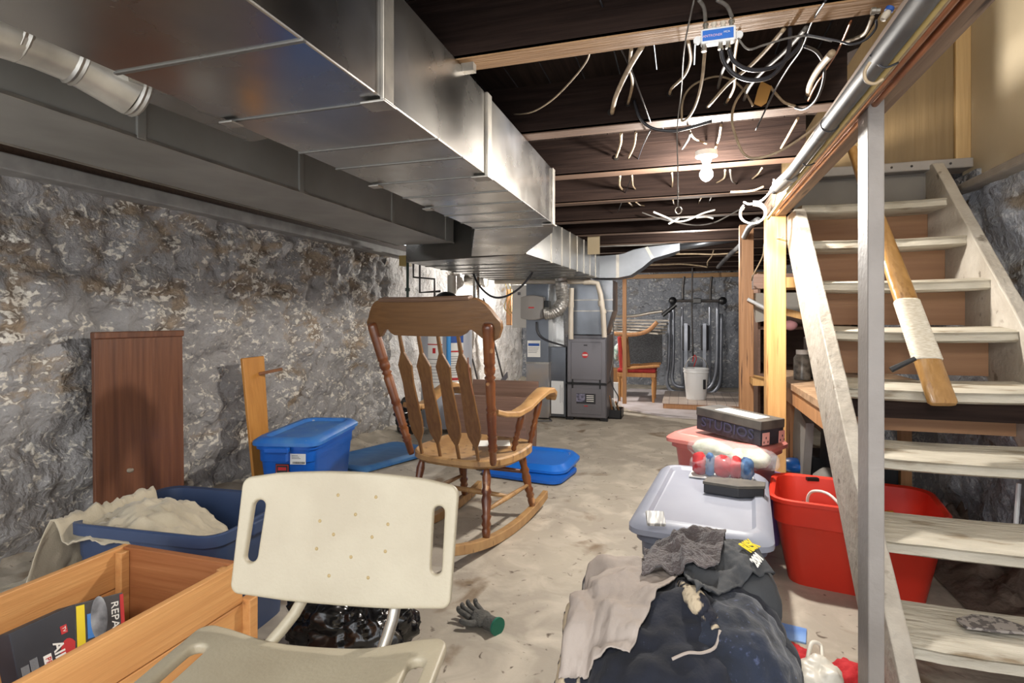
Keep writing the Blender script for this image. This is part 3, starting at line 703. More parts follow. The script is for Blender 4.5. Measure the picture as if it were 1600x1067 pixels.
for x in (cx0-.005, cx1-.01):
    for y in (cy0, cy1): MB().box(x, x+.035, y, y+.03, 0, .33).go('corner_post', CHESTW, ch, bevel=.003)
# black printed carton in the chest
a = W(12, 985, X=-1.50); Tb = None
P0 = W(14, 990, d=1.20); P1 = W(116, 944, d=1.33); P2 = W(192, 925, d=1.45)
UPV = (-.35, 0, 1)
F1 = frame(P0, (P1-P0), UPV)
L1 = (P1-P0).length
bx = thing('printed_carton', (-1.38, .95, .075), 'black printed carton leaning inside the wooden chest', 'carton')
MB(F1).box(0, L1, -.32, 0, -.055, 0).go('carton_body', M_('black_carton', '#22242c', '#2c2e36', rough=.5, scale=9), bx, bevel=.002)
F2 = frame(P1, (P2-P1), UPV)
L2 = (P2-P1).length
MB(F2).box(0, L2, -.32, 0, -.05, 0).go('carton_panel', M_('black_gloss_carton', '#2a2a2c', '#4a4a4c', rough=.35, scale=14), bx, bevel=.002)
MB(F2).box(.004, .024, -.16, -.006, 0, .0008).go('yellow_band', YELINK, bx)
MB(F2).box(.030, .046, -.085, -.030, 0, .0009).go('blue_badge', M_('badge_blue', '#3f7fc8', rough=.4), bx)
MB(F2).loft([[(.060+.022*math.cos(a), -.045+.05*math.sin(a), 0) for a in [i*math.pi/10 for i in range(20)]], [(.060+.022*math.cos(a), -.045+.05*math.sin(a), .001) for a in [i*math.pi/10 for i in range(20)]]]).go('wheel_picture', M_('silver_print', '#a9adb2', '#5a5d62', rough=.3, scale=18), bx)
MB(F2).box(L2-.010, L2, -.12, -.004, 0, .0008).go('red_edge', REDINK, bx)
RT = Matrix.Rotation(R(-90), 4, 'Z')
text('REPAIR', .028, F2 @ Matrix.Translation((L2-.026, -.06, .0008)) @ RT, PAPER, bx)
rl = MB(F1); rl.loft([[(.105+.022*math.cos(a), -.115+.05*math.sin(a), z) for a in [i*math.pi/12 for i in range(24)]] for z in (0, .0007)]); rl.go('red_swoosh', REDINK, bx)
text('AIR HAWK', .030, F1 @ Matrix.Translation((.084, -.135, .0014)) @ RT, PAPER, bx, bold=.0006)
k = MB(F1).box(.052, .068, -.12, -.078, 0, .0008).go('pro_badge', PAPER, bx)
text('PRO', .016, F1 @ Matrix.Translation((.060, -.099, .0012)) @ RT, REDINK, k)
k = MB(F1).box(.096, .110, -.052, -.034, 0, .0008).go('tv_badge', REDINK, bx)
text('TV', .010, F1 @ Matrix.Translation((.103, -.043, .0012)) @ RT, PAPER, k)
for j in range(2):
    for i in range(7): MB(F1).box(.008+j*.018+i*.0022, .0092+j*.018+i*.0022, -.19, -.078+j*.006, 0, .0006).go('small_print', M_('grey_print', '#8a8c90') if i+j == 0 else bpy.data.materials['grey_print'], bx)
# ================= BOARDS AGAINST THE WALL =================
BRW = wood('dark_brown_veneer', '#5c3a2a', '#7c5038', 'z', 2.2, .35, coat=.15)
BRW2 = BRW
a, b_, = W(147, 520, X=-2.64), W(285, 517, X=-2.64)
t = thing('brown_panel', ((a.x-.02), (a.y+b_.y)/2, .02), 'tall dark brown veneered wooden panel leaning on the stone wall', 'panel')
MB().hexa([(-2.645, a.y+.0, .06), (-2.625, a.y, .06), (-2.625, b_.y+.0, .06), (-2.645, b_.y+.0, .06)], [(-2.66, a.y, a.z), (-2.64, a.y, a.z), (-2.64, b_.y, b_.z), (-2.66, b_.y, b_.z)]).go('panel_board', BRW, t, bevel=.002)
MB().box(-2.665, -2.628, a.y-.003, b_.y+.003, a.z-.03, a.z+.004).go('top_lip', BRW, t, bevel=.006)
q = W(203, 735, X=-2.63)
MB().ball(q, (.012, .02, .012), 12, 8, lambda p: fbm(p*80)*.006).go('putty_lump', M_('putty', '#8d8272', rough=.8), t, smooth=True)
a, b_ = W(377, 560, X=-2.62), W(411, 556, X=-2.62)
t = thing('plank_with_peg', (-2.6, a.y, .02), 'orange pine plank with a peg leaning on the wall beside the blue bin', 'plank')
lo1, lo2 = W(400, 760, X=-2.50), W(440, 760, X=-2.50)
MB().hexa([(-2.52, lo1.y, .03), (-2.50, lo1.y, .03), (-2.50, lo1.y+.14, .03), (-2.52, lo1.y+.14, .03)], [(-2.63, a.y, a.z), (-2.61, a.y, a.z), (-2.61, b_.y, b_.z), (-2.63, b_.y, b_.z)]).go('plank', wood('orange_pine', '#c78a40', '#b77a34', 'z', 2.4, .5), t, bevel=.004)
pg = W(405, 584, X=-2.60)
MB().bar(pg, pg+Vector((.135, .05, .03)), .024, .02).go('peg', wood('peg_wood', '#8a5a34', '#7a4c2a', 'x', 4), t, bevel=.003)
# ================= ROCKING CHAIR =================
CT = Vector((-1.071, 2.776, 0)); rz = -math.atan2(.164, .986)
T = TR(CT, rz)
rc = thing('rocking_chair', CT, 'brown wooden rocking chair with arrow back slats, seen from behind', 'chair', rz)
# seat: rounded slab with saddle
def seat_ring(s, z):
    pts = []
    for i in range(40):
        a = 2*math.pi*i/40; c_, s_ = math.cos(a), math.sin(a)
        x = math.copysign(abs(c_)**.6, c_)*.285*(1-.05*(s_ < 0)*abs(s_)); y = math.copysign(abs(s_)**.6, s_)*.265
        pts.append((x*s, y*s, z(x*s, y*s)))
    return pts
top = lambda x, y: .425+.012*(abs(x)/.28)**2+.014*max(0, y/.26)-.004
MB(T).loft([seat_ring(.55, lambda x, y: .375), seat_ring(.93, lambda x, y: .378), seat_ring(1, lambda x, y: .395), seat_ring(1, lambda x, y: top(x, y)-.008), seat_ring(.97, top),
            seat_ring(.8, lambda x, y: top(x, y)-.006), seat_ring(.5, lambda x, y: top(x, y)-.012), seat_ring(.2, lambda x, y: top(x, y)-.012)]).go('seat', CHAIRL, rc, smooth='auto')
POST = [(0, .014), (.02, .017), (.10, .018), (.115, .024), (.125, .017), (.14, .024), (.155, .018), (.20, .023), (.215, .018), (.225, .024), (.24, .020), (.38, .024), (.395, .019), (.41, .025), (.43, .021), (.60, .024), (.62, .018), (.635, .026), (.65, .017), (.67, .025), (.70, .026), (.72, .022), (.735, .027), (.75, .0255), (.97, .0265), (.985, .025), (1, .018)]
for sx in (-1, 1):
    MB(T).lathe(POST, (sx*.24, -.225, .41), (sx*.325, -.43, 1.085), 18).go('back_post', CHAIRR, rc, smooth=True)
# crest rail
def crest(x):  # top, bottom heights of the rail
    ax = abs(x)
    tp = .125 if ax < .25 else .125-.14*((ax-.25)/.13)**2.2
    bt = -.045 if ax < .20 else (-.045+.03*math.sin((ax-.20)/.07*math.pi) if ax < .27 else -.045-.03*math.sin((min(ax, .38)-.27)/.11*math.pi))
    return tp, bt
rings = []
Tc = T @ TR((0, -.425, 1.075), 0, R(14))
for i in range(41):
    x = -.375+.75*i/40; tp, bt = crest(x)
    if i in (0, 40): tp, bt = .01, -.02
    yy = .03-.045*(1-(x/.375)**2)
    rings.append([(x, yy-.012, bt), (x, yy+.012, bt), (x, yy+.012, tp), (x, yy-.012, tp)])
MB(Tc).loft(rings).go('crest_rail', wood('crest_wood', '#5f4226', '#6f4f30', 'x', 4, .35, coat=.3, bump=.08), rc, smooth='auto')
rings = []
for i in range(21):
    x = -.25+.5*i/20; yy = .03-.045*(1-(x/.375)**2)
    rings.append([(x, yy-.02, .118), (x, yy+.018, .118), (x, yy+.022, .135), (x, yy-.024, .135)])
MB(Tc).loft(rings).go('crest_cap', wood('crest_cap_wood', '#5c4434', '#6e5442', 'x', 4, .5), rc, bevel=.004)
# arrow slats
for i in range(4):
    x0 = -.165+.11*i; x1 = -.215+.143*i
    p = Vector((x0, -.235, .415)); q = Vector((x1, -.425, 1.045)); a = (q-p).normalized(); L = (q-p).length
    Fsl = T @ frame(p, a.cross(Vector((0, 1, 0))), a)
    Fsl = T @ frame(p, (1, 0, 0), a)
    wds = [(0, .007), (.12, .008), (.20, .034), (.28, .041), (.60, .032), (.74, .040), (.84, .010), (1, .007)]
    rings = [[(sx*w_, L*t_, sz*.0065) for sx, sz in ((-1, -1), (1, -1), (1, 1), (-1, 1))] for t_, w_ in wds]
    MB(Fsl).loft(rings).go('back_slat', CHAIRW, rc, bevel=.003)
# arms and supports
SPN = [(0, .010), (.05, .014), (.12, .011), (.2, .019), (.28, .012), (.34, .018), (.40, .012), (.45, .017), (.52, .012), (.62, .019), (.85, .017), (1, .010)]
for sx in (-1, 1):
    pts = [(sx*.262, -.245, .665, .018, .012), (sx*.272, -.18, .645, .024, .013), (sx*.285, -.08, .632, .030, .015), (sx*.297, .02, .650, .034, .015), (sx*.305, .12, .690, .038, .015), (sx*.31, .21, .715, .042, .016), (sx*.31, .28, .712, .042, .016), (sx*.31, .32, .690, .038, .017), (sx*.31, .325, .665, .030, .012)]
    rings = [[(x+dx*w_, y+dz*h_*.3, z+dz*h_) for dx, dz in ((-1, -.6), (-.8, -1), (.8, -1), (1, -.6), (1, .6), (.8, 1), (-.8, 1), (-1, .6))] for x, y, z, w_, h_ in pts]
    MB(T).loft(rings).go('armrest', CHAIRL, rc, smooth='auto')
    MB(T).lathe(SPN, (sx*.235, .0, .43), (sx*.29, -.01, .628), 14).go('arm_support', CHAIRR, rc, smooth=True)
    MB(T).lathe(SPN, (sx*.25, .17, .43), (sx*.305, .19, .695), 14).go('arm_support', CHAIRR, rc, smooth=True)
    LEG = [(0, .013), (.08, .020), (.14, .021), (.18, .017), (.22, .024), (.27, .018), (.33, .025), (.36, .018), (.55, .025), (.62, .019), (.66, .026), (.72, .018), (.86, .022), (.95, .016), (1, .012)]
    MB(T).lathe(LEG[::-1] and [(1-a_, r_) for a_, r_ in LEG[::-1]], (sx*.19, -.20, .385), (sx*.222, -.262, .055), 16).go('leg', CHAIRR, rc, smooth=True)
    MB(T).lathe([(1-a_, r_) for a_, r_ in LEG[::-1]], (sx*.19, .18, .385), (sx*.222, .27, .055), 16).go('leg', CHAIRR, rc, smooth=True)
    rings = []
    for i in range(25):
        y = -.60+1.05*i/24; z = .028+.30*(y-.02)**2*.95
        tw = .016+.004*math.sin(i/24*math.pi)
        rings.append([(sx*.222-tw, y, z-.022), (sx*.222+tw, y, z-.022), (sx*.222+tw, y, z+.024), (sx*.222-tw, y, z+.024)])
    zmin = min(p[2] for r__ in rings for p in r__)
    rings = [[(p[0], p[1], p[2]-zmin+.002) for p in r__] for r__ in rings]
    MB(T).loft(rings).go('rocker', CHAIRL, rc, bevel=.004)
    MB(T).lathe([(0, .009), (.5, .014), (1, .009)], (sx*.21, -.235, .19), (sx*.212, .235, .19), 12).go('stretcher', CHAIRL, rc, smooth=True)
MB(T).lathe([(0, .009), (.5, .015), (1, .009)], (-.21, 0, .19), (.21, 0, .19), 12).go('stretcher', CHAIRL, rc, smooth=True)
MB(T).lathe([(0, .009), (.5, .015), (1, .009)], (-.207, .225, .26), (.207, .225, .26), 12).go('stretcher', CHAIRR, rc, smooth=True)
# leather thong on a slat
b = MB(T).tube([(.205, -.40, .93), (.200, -.385, .87), (.207, -.375, .80), (.212, -.365, .755)], .003, 6, smooth=4)
b.go('leather_thong', M_('thong', '#7a4a30', rough=.6), label='thin brown leather thong hanging from a slat of the rocking chair', cat='thong')
# small papers on the seat
MB(TR((-.98, 2.83, .436), R(20), R(3))).box(-.09, .09, -.05, .06, 0, .002).go('seat_paper', PAPER, label='loose white paper lying on the rocking chair seat', cat='paper')
# ================= CLOTHES PILE =================
NAVYF = M_('navy_fleece', '#10151f', '#1b2334', rough=.95, scale=16, c3='#3d4560', s3=90, t3=(.60, .72), bump=.15, bscale=120, sheen=.15)
BLKF = M_('black_fleece', '#0e1018', '#171b28', rough=.95, scale=12, bump=.15, bscale=150, sheen=.05, c3='#3c4252', s3=110, t3=(.70, .76))
LEO = M_('leopard_fleece', '#cbbba0', '#a9987e', rough=.9, scale=10, stretch=(1, 1, .5), c3='#1a1c28', s3=19, t3=(.50, .54), bump=.5, bscale=120)
TAUPE = M_('taupe_shirt', '#a79c93', '#978b82', rough=.85, scale=4, bump=.12, bscale=240, c3='#6f655c', s3=6, t3=(.66, .76))
TOWEL = M_('brown_terry_towel', '#5b5150', '#4a4140', rough=.95, scale=9, bump=1.0, bscale=150, sheen=.3)
CHAR = M_('charcoal_shirt', '#3f4144', '#34363a', rough=.8, scale=5, bump=.1, bscale=200)
STRG = M_('grey_striped_knit', '#a49e98', '#4c4a4c', rough=.9, scale=5, stretch=(1, 9, 1), lo=.48, hi=.52, bump=.4, bscale=120)
def folds(a, fx, fy, seed):
    def f(p):
        q = Vector((p.x*fx, p.y*fy, p.z*2.2+seed))+noise.noise_vector(p*3+Vector((seed, 0, 0)))*.6
        return a*((1-abs(noise.noise(q))*2.4)*.8+fbm(p*9, 3)*.7)
    return f
trees = []
def reg(b): trees.append(BVHTree.FromPolygons(b.v, b.f))
def pix(x, y):
    o = cam.location; dr = (W(x, y, d=1)-o).normalized(); best = None
    for t_ in trees:
        h = t_.ray_cast(o, dr)
        if h[0] and (best is None or h[3] < best[1]): best = (h[0], h[3])
    p = best[0] if best else W(x, y, z=.50)
    return p
CP = dict(cat='clothing', group='clothes pile')
b = MB().ball((-.01, 1.26, .235), (.235, .27, .265), 120, 80, folds(.028, 4, 3, 2), .75); reg(b)
b.go('black_garment', BLKF, smooth=True, label='heaped black fleece garment forming the middle of the clothes pile', **CP)
b = MB().ball((.095, 1.23, .28), (.110, .18, .225), 90, 60, folds(.022, 4, 3, 25), .8); reg(b)
b.go('navy_hood', NAVYF, smooth=True, label='worn navy plush garment bulging on the right side of the pile', **CP)
b = MB().ball((-.215, 1.22, .25), (.055, .15, .21), 60, 50, folds(.02, 6, 5, 8), .75); reg(b)
b.go('leopard_fleece', LEO, smooth=True, label='cream and dark blotched fleece edge showing at the left side of the pile', **CP)
b = MB().ball((-.10, 1.47, .40), (.15, .06, .075), 50, 30, folds(.012, 9, 9, 5), .9); reg(b)
b.go('striped_knit', STRG, smooth=True, label='grey striped knitted sleeve at the back left of the clothes pile', **CP)
b = MB().ball((.06, 1.47, .42), (.155, .14, .10), 60, 36, folds(.015, 6, 6, 35), .85); reg(b)
b.go('black_garment', CHAR, smooth=True, label='dark garment folded at the top back of the clothes pile', **CP)
def under(x, y, dz=0):
    z = 0
    for t_ in trees:
        h = t_.ray_cast(Vector((x, y, 2)), Vector((0, 0, -1)))
        if h[0] and h[0].z > z: z = h[0].z
    return z
def under_s(x, y, r=.02):
    c = under(x, y); a = [under(x+r*math.cos(k), y+r*math.sin(k)) for k in (0, 1.57, 3.14, 4.71)]
    return max(c, (c+sum(a))/5)
def drape(name, corners, m, nu, nv, amp, fr, wav, seed, minz=.012, lift=.006, th=.003, maxdrop=None, **tags):
    P = [Vector((p[0], p[1], 0)) for p in corners]
    def f(u, v):
        p = P[0].lerp(P[1], u).lerp(P[3].lerp(P[2], u), v)
        p += Vector((fbm(p*5+Vector((seed, 0, 0))), fbm(p*5+Vector((0, seed, 5))), 0))*wav
        z = max(under_s(p.x, p.y), minz)
        if maxdrop is not None: z = max(z, maxdrop)
        q = Vector((p.x*fr, p.y*fr, seed))+noise.noise_vector(p*5+Vector((seed, 0, 0)))*.8
        r = max(0, 1-abs(noise.noise(q))*3)
        return Vector((p.x, p.y, z+lift+amp*r+amp*.35*(fbm(p*18)+.5)))
    b = MB().grid(nu, nv, f); reg(b)
    return b.go(name, m, smooth=True, solid=th, **tags)
drape('taupe_shirt', [pix(872, 962), pix(985, 1030), pix(1075, 885), pix(925, 838)], TAUPE, 80, 80, .010, 8, .012, 4, label='dirty pale taupe shirt spread over the left of the clothes pile', cat='shirt', group='clothes pile')
b = MB().tube([pix(1068, 915)+Vector((0, -.0, .0)), pix(1085, 935), pix(1105, 962), pix(1118, 982)], [.014, .022, .018, .008], 12, smooth=6); reg(b)
b.go('fur_trim', LEO, smooth=True, label='strip of pale fur lining between the black and the navy fleece', **CP)
b = MB().tube([pix(1125, 985), pix(1118, 1010), pix(1098, 1020), pix(1075, 1020), pix(1050, 1030)], .003, 8, smooth=6)
b.go('pale_piping', TAUPE, smooth=True, label='thin pale piping curving across the black fleece garment', **CP)
drape('charcoal_shirt', [pix(1085, 960), pix(1212, 915), pix(1150, 838), pix(1025, 802)], CHAR, 80, 80, .018, 7, .012, 9, maxdrop=.38, label='charcoal t-shirt with yellow and white print on the right of the pile', cat='shirt', group='clothes pile')
# printed lettering on the shirt follows its surface
def printed(body, px, size, rot, m, lift=.02):
    P_ = pix(*px); c_ = bpy.data.curves.new('t', 'FONT'); c_.body = body; c_.size = size; c_.align_x = 'CENTER'; c_.align_y = 'CENTER'; c_.offset = size*.03; c_.extrude = .0008
    o = bpy.data.objects.new('t', c_); COL.objects.link(o); dg = bpy.context.evaluated_depsgraph_get(); me = bpy.data.meshes.new_from_object(o.evaluated_get(dg))
    Mx = Matrix.Translation((P_.x, P_.y, 0)) @ Matrix.Rotation(rot, 4, 'Z')
    b = MB(); vs = []; e = size*.7
    z0 = under(P_.x, P_.y); gx = (under(P_.x+e, P_.y)-under(P_.x-e, P_.y))/(2*e); gy = (under(P_.x, P_.y+e)-under(P_.x, P_.y-e))/(2*e)
    gx = max(-.6, min(.6, gx)); gy = max(-.6, min(.6, gy))
    for v in me.vertices:
        q = Mx @ v.co; vs.append((q.x, q.y, max(z0+gx*(q.x-P_.x)+gy*(q.y-P_.y), under_s(q.x, q.y, .01))+.008+v.co.z))
    b.add(vs, [tuple(p.vertices) for p in me.polygons]); bpy.data.objects.remove(o); bpy.data.curves.remove(c_)
    return b.go('shirt_print', m, bpy.data.objects['charcoal_shirt'])
drape('terry_towel', [pix(1000, 908), pix(1120, 895), pix(1134, 836), pix(1015, 796)], TOWEL, 90, 90, .020, 11, .012, 14, label='crumpled brown terry towel on the very top of the clothes pile', cat='towel', group='clothes pile')
printed('RISK', (1172, 858), .040, R(68), YELINK)
printed('2001', (1183, 880), .026, R(68), PAPER)
b = MB(TR(W(1024, 812, z=.435), R(10), R(25))).box(-.03, .03, -.03, .03, 0, .012)
b.go('white_pack', M_('white_ribbed_pack', '#d8d6d2', '#8f8e8c', rough=.5, scale=22, stretch=(6, .3, 1), lo=.45, hi=.55), label='small white packet with black bars behind the brown towel', cat='packet', bevel=.003)
# bag handle / dark shape behind the pile, black case at lower left
b = MB().ball((-.33, 1.10, .13), (.15, .17, .125), 60, 36, folds(.012, 5, 5, 45), .75)
b.go('black_bag', M_('black_satin', '#101115', '#1b1c22', rough=.4, scale=4), smooth=True, label='rounded black bag on the floor at the lower left of the clothes pile', cat='bag')
b = MB().ball((-.17, 1.63, .15), (.08, .07, .15), 40, 24, folds(.012, 5, 5, 55), .8)
b.go('grey_bag', M_('dark_grey_fabric', '#3e4043', '#303236', rough=.8, scale=9), smooth=True, label='dark grey bag between the clothes pile and the grey tote', cat='bag')
# work glove
g = W(752, 968, z=.02)
T = TR((g.x, g.y, 0), R(150))
gt = thing('work_glove', (g.x, g.y, 0), 'grey rubber coated work glove lying palm up on the floor', 'glove', R(150))
GL = M_('grey_glove', '#4c4a46', '#5c5a55', rough=.8, scale=30, bump=.5, bscale=120)
b = MB(T); b.ball((0, 0, .025), (.045, .038, .022), 20, 14, lambda p: fbm(p*30)*.004)
for i, (yy, L) in enumerate(((-.030, .052), (-.011, .062), (.010, .060), (.029, .050))):
    b.tube([(.03, yy, .025), (.055, yy*1.15, .03), (.03+L, yy*1.35, .036), (.025+L*1.15, yy*1.4, .050)], [.010, .0105, .010, .0095, .009, .008, .005], 10, smooth=3)
b.tube([(-.01, .03, .022), (.012, .055, .022), (.038, .068, .028)], [.012, .012, .011, .010, .006], 10, smooth=3)
b.go('glove_hand', GL, gt, smooth=True)
MB(T).lathe([(0, .026), (.5, .025), (1, .030)], (-.035, 0, .026), (-.085, -.004, .028), 18).go('glove_cuff', GL, gt, smooth='auto')
MB(T).lathe([(0, .0305), (1, .031)], (-.080, -.004, .028), (-.088, -.004, .028), 18).go('cuff_edge', M_('green_hem', '#1f6a54', rough=.7), gt, smooth='auto')
# black rubbish bag behind the shower chair
BB = M_('black_polythene', '#0c0c0e', rough=.22, spec=.7)
def crump(a, s, seed):
    def f(p):
        d, _ = noise.voronoi(p*s+Vector((seed, 0, 0))+noise.noise_vector(p*6)*.5)
        return a*((d[1]-d[0])*1.3+fbm(p*14)*.6)
    return f
c = W(500, 985, z=0)
b = MB().ball((-1.05, 1.60, .105), (.20, .13, .10), 140, 70, crump(.035, 9, 3), .85)
b.go('rubbish_bag', BB, smooth=True, label='crumpled glossy black rubbish bag on the floor behind the shower chair', cat='bag')
c = W(632, 665, z=.14)
b = MB().ball((c.x-.12, c.y+.3, .17), (.11, .12, .17), 60, 36, crump(.03, 10, 9), .9)
b.go('rubbish_bag', BB, smooth=True, label='small black plastic bag against the stone wall left of the rocking chair', cat='bag')
# floor things lower right
T = TR(W(1235, 990, z=.0), R(-12))
MB(T).box(-.06, .05, -.05, .05, 0, .008).go('blue_carton', M_('sky_blue_card', '#5b86c8', '#83a8dc', rough=.5, scale=9), label='flat light blue carton on the floor beside the navy fleece', cat='carton', bevel=.002)
REDC = M_('red_printed_cloth', '#c2242a', '#a81c24', rough=.8, scale=6, c3='#2a1618', s3=16, t3=(.62, .65), bump=.3, bscale=90)
c = W(1240, 1035, z=.05)
b = MB().ball((c.x, c.y, .045), (.05, .06, .05), 50, 30, crump(.022, 16, 5), .9); b.go('red_garment', REDC, smooth=True, label='crumpled red garment with black marks next to the navy fleece', cat='clothing')
c = W(1325, 1058, z=.04)
b = MB().ball((c.x, c.y-.01, .035), (.075, .05, .04), 50, 30, crump(.022, 14, 12), .9); b.go('red_garment', REDC, smooth=True, label='crumpled red garment with dark spots near the foot of the stairs', cat='clothing')
c = W(1278, 1062, z=.05)
b = MB().ball((c.x, c.y-.025, .055), (.055, .07, .055), 50, 30, crump(.02, 15, 22), .85); b.go('white_bag', M_('white_carrier', '#d9d4c8', '#c4beb0', rough=.4, scale=9), smooth=True, label='crumpled white carrier bag between the two red garments', cat='bag')
b = MB().tube([W(1262, 1030, z=.10), W(1268, 1005, z=.13), W(1282, 1008, z=.12), W(1285, 1030, z=.10)], .006, 8, smooth=5); b.go('bag_handle', bpy.data.materials['white_carrier'], bpy.data.objects['white_bag'], smooth=True)
# insole on the lowest tread
sp = [W(1494, 962, z=.25), W(1520, 955, z=.25), W(1560, 960, z=.25), W(1600, 974, z=.25), W(1610, 984, z=.25), W(1560, 981, z=.25), W(1510, 975, z=.25)]
b = MB(); b.loft([[(p.x, p.y, .236) for p in sp], [(p.x, p.y, .243) for p in sp]])
b.go('shoe_insole', M_('patterned_grey', '#56504e', '#8d8680', rough=.8, scale=60, lo=.48, hi=.52), label='grey patterned insole lying on the lowest visible stair tread', cat='insole')
# bat leaning on the stairs
pt, pb_ = W(1331, 232, Y=2.99), W(1474, 632, Y=2.275)
bt = thing('wooden_bat', pb_, 'long flat wooden bat with white twine binding leaning against the stair treads', 'bat')
BAT = wood('bat_wood', '#8c6636', '#a47c48', 'z', 2.5, .35, coat=.25, c3='#7a5428', s3=2, t3=(.60, .7))
a = (pt-pb_).normalized(); sd = Vector((1, .12, 0)); sd = (sd-a*sd.dot(a)).normalized(); n_ = a.cross(sd)
def brg(t, w_, h_, off=0): 
    c_ = pb_.lerp(pt, t)
    return [c_+sd*(w_*math.copysign(abs(math.cos(k))**.6, math.cos(k)))+n_*(h_*math.copysign(abs(math.sin(k))**.8, math.sin(k))) for k in [2*math.pi*i/20 for i in range(20)]]
MB().loft([brg(0, .040, .012), brg(.006, .046, .018), brg(.15, .044, .02), brg(.4, .040, .021), brg(.6, .034, .021), brg(.75, .028, .020), brg(.9, .022, .018), brg(1, .020, .017)]).go('bat_body', BAT, bt, smooth='auto')
b = MB()
TW = M_('white_twine', '#d2cbbd', '#b8ad98', rough=.8, scale=60, stretch=(1, 1, 6))
rings = []
for i in range(60):
    t = .13+.20*i/59; r = .0015+.0025*abs(math.sin(i*1.55)); rings.append(brg(t, .0445-.017*(t-.15)+r, .0215+r))
MB().loft(rings).go('twine_binding', TW, bt, smooth=True)
b = MB().tube([W(1392, 578, Y=2.33), W(1430, 560, Y=2.33)], [.011, .008], 10)
b.go('black_rod', BLACK, smooth='auto', label='short black rod sticking out beside the bat on the stairs', cat='rod')
# ================= BULBS =================
GLOW = M_('bulb_glow', '#fff6e8', emit=90)
def bulb(loc, label):
    loc = Vector(loc); t = thing('light_bulb', loc, label, 'light')
    MB().lathe([(0, .008), (.1, .020), (.3, .030), (.5, .030), (.75, .018), (1, .012)], loc-Vector((0, 0, .04)), loc+Vector((0, 0, .04)), 18).go('bulb_glass', GLOW, t, smooth=True)
    MB().lathe([(0, .016), (.3, .022), (.6, .03), (.62, .05), (1, .05)], loc+Vector((0, 0, .036)), loc+Vector((0, 0, .10)), 18).go('lamp_holder', WHITEP, t, smooth='auto')
bulb((.10, 2.78, 1.795), 'bare glowing bulb under the ceiling joists near the stairs')
bulb((-1.9, 7.25, 1.76), 'bare glowing bulb beyond the trunk duct by the white wall')
# ================= SPLITTER AND CABLES =================
SY = 1.515
sp = W(1122, 57, Y=SY)
T = frame(sp, W(1150, 52.5, Y=SY)-W(1096, 60, Y=SY), (0, 0, 1))
s_ = thing('cable_splitter', sp, 'small white and blue coaxial cable splitter screwed to the nearest joist', 'splitter')
Ti = T
MB(Ti).loft([[(x, y, z) for x, y, q in rrect(.042, .019, .006, 0)] for z in (-.012, .012)]).go('splitter_body', WHITEP, s_, bevel=.002)
MB(Ti).box(-.038, .036, -.013, .013, .012, .0135).go('blue_label', M_('splitter_blue', '#2f6cc4', rough=.4), s_)
text('ANTRONIX', .009, Ti @ Matrix.Translation((-.014, -.002, .0136)), M_('pale_pink_print', '#d8b8c8'), s_)
text('MCA', .007, Ti @ Matrix.Translation((.02, .003, .0136)), PAPER, s_)
for x in (-.030, -.010, .012, .032): MB(Ti).lathe([(0, .006), (.6, .006), (.65, .0075), (1, .0075)], (x, .018, 0), (x, .036, 0), 10).go('port', ALU if x in (-.03, .032) else PVC, s_, smooth='auto')
for x in (-.034, .006, .024): MB(Ti).lathe([(0, .0055), (.6, .0055), (.65, .007), (1, .007)], (x, -.018, 0), (x, -.034, 0), 10).go('port', ALU, s_, smooth='auto')
for x in (-.050, .050): MB(Ti).lathe([(0, .010), (1, .010)], (x, 0, -.012), (x, 0, -.004), 12).go('mounting_ear', WHITEP, s_, smooth='auto')
Z3 = lambda zx, zy: (800+zx/3.2, zy/3.2)
Z4 = lambda zx, zy: (1150+zx/3.556, zy/3.556)
def cable(zpts, Ys, r, m, label, name='cable', conv=Z3, sm=6, cat='cable', group=None):
    n = len(zpts)
    if isinstance(Ys, (int, float)): Ys = [Ys]*n
    if len(Ys) == 2: Ys = [Ys[0]+(Ys[1]-Ys[0])*i/(n-1) for i in range(n)]
    P = [W(*(conv(*p) if conv else p), Y=y) for p, y in zip(zpts, Ys)]
    return MB().tube(P, r, 8, smooth=sm).go(name, m, smooth=True, label=label, cat=cat, group=group)
J = [JN(k)-.012 for k in range(12)]   # just in front of each joist face
cable([(388, 262), (370, 310), (300, 400), (200, 500), (100, 560), (10, 572)], [1.60, 2.19], .0028, CREAMC, 'thin pale wire drooping between the first two joists, left near the duct')
cable([(650, 232), (580, 350), (520, 480), (500, 565)], [1.62, J[1]], .0085, CREAMC, 'thick twisted cream cable entering a hole in the second joist, left pair')
cable([(597, 240), (590, 330), (602, 420), (580, 518)], [1.62, J[1]], .0055, CREAMC, 'thinner cream cable beside the thick twisted one on the second joist')
cable([(880, 200), (893, 300), (860, 380), (800, 440), (788, 470)], [1.62, J[1]], .005, CREAMC, 'tan cable bending into a hole in the middle of the second joist')
cable([(965, 235), (950, 400), (920, 520), (880, 590), (850, 606)], [SY, J[1]], .0045, CREAMC, 'tan cable hanging from the splitter and curving left')
cable([(848, 606), (855, 500), (900, 430), (1000, 385), (1080, 392), (1150, 440), (1205, 530)], [J[1]-.02, J[1]-.02], .004, CREAMC, 'cream cable arching across the second joist under the splitter')
cable([(1360, 145), (1270, 250), (1180, 340), (1080, 420), (1000, 510), (978, 535)], [1.62, J[1]], .0055, CREAMC, 'cream cable crossing diagonally to a dark hole in the second joist')
cable([(1472, 138), (1370, 250), (1260, 350), (1190, 430), (1160, 500)], [1.62, J[1]], .006, GREYC, 'grey cable running diagonally beside the cream ones')
cable([(1130, 180), (1112, 300), (1112, 430), (1072, 512)], [1.62, J[1]], .005, CREAMC, 'cream cable dropping right behind the splitter')
cable([(1100, 270), (1055, 350), (1030, 440)], [1.75, J[1]], .0055, GREYC, 'short grey cable left of the splitter drop')
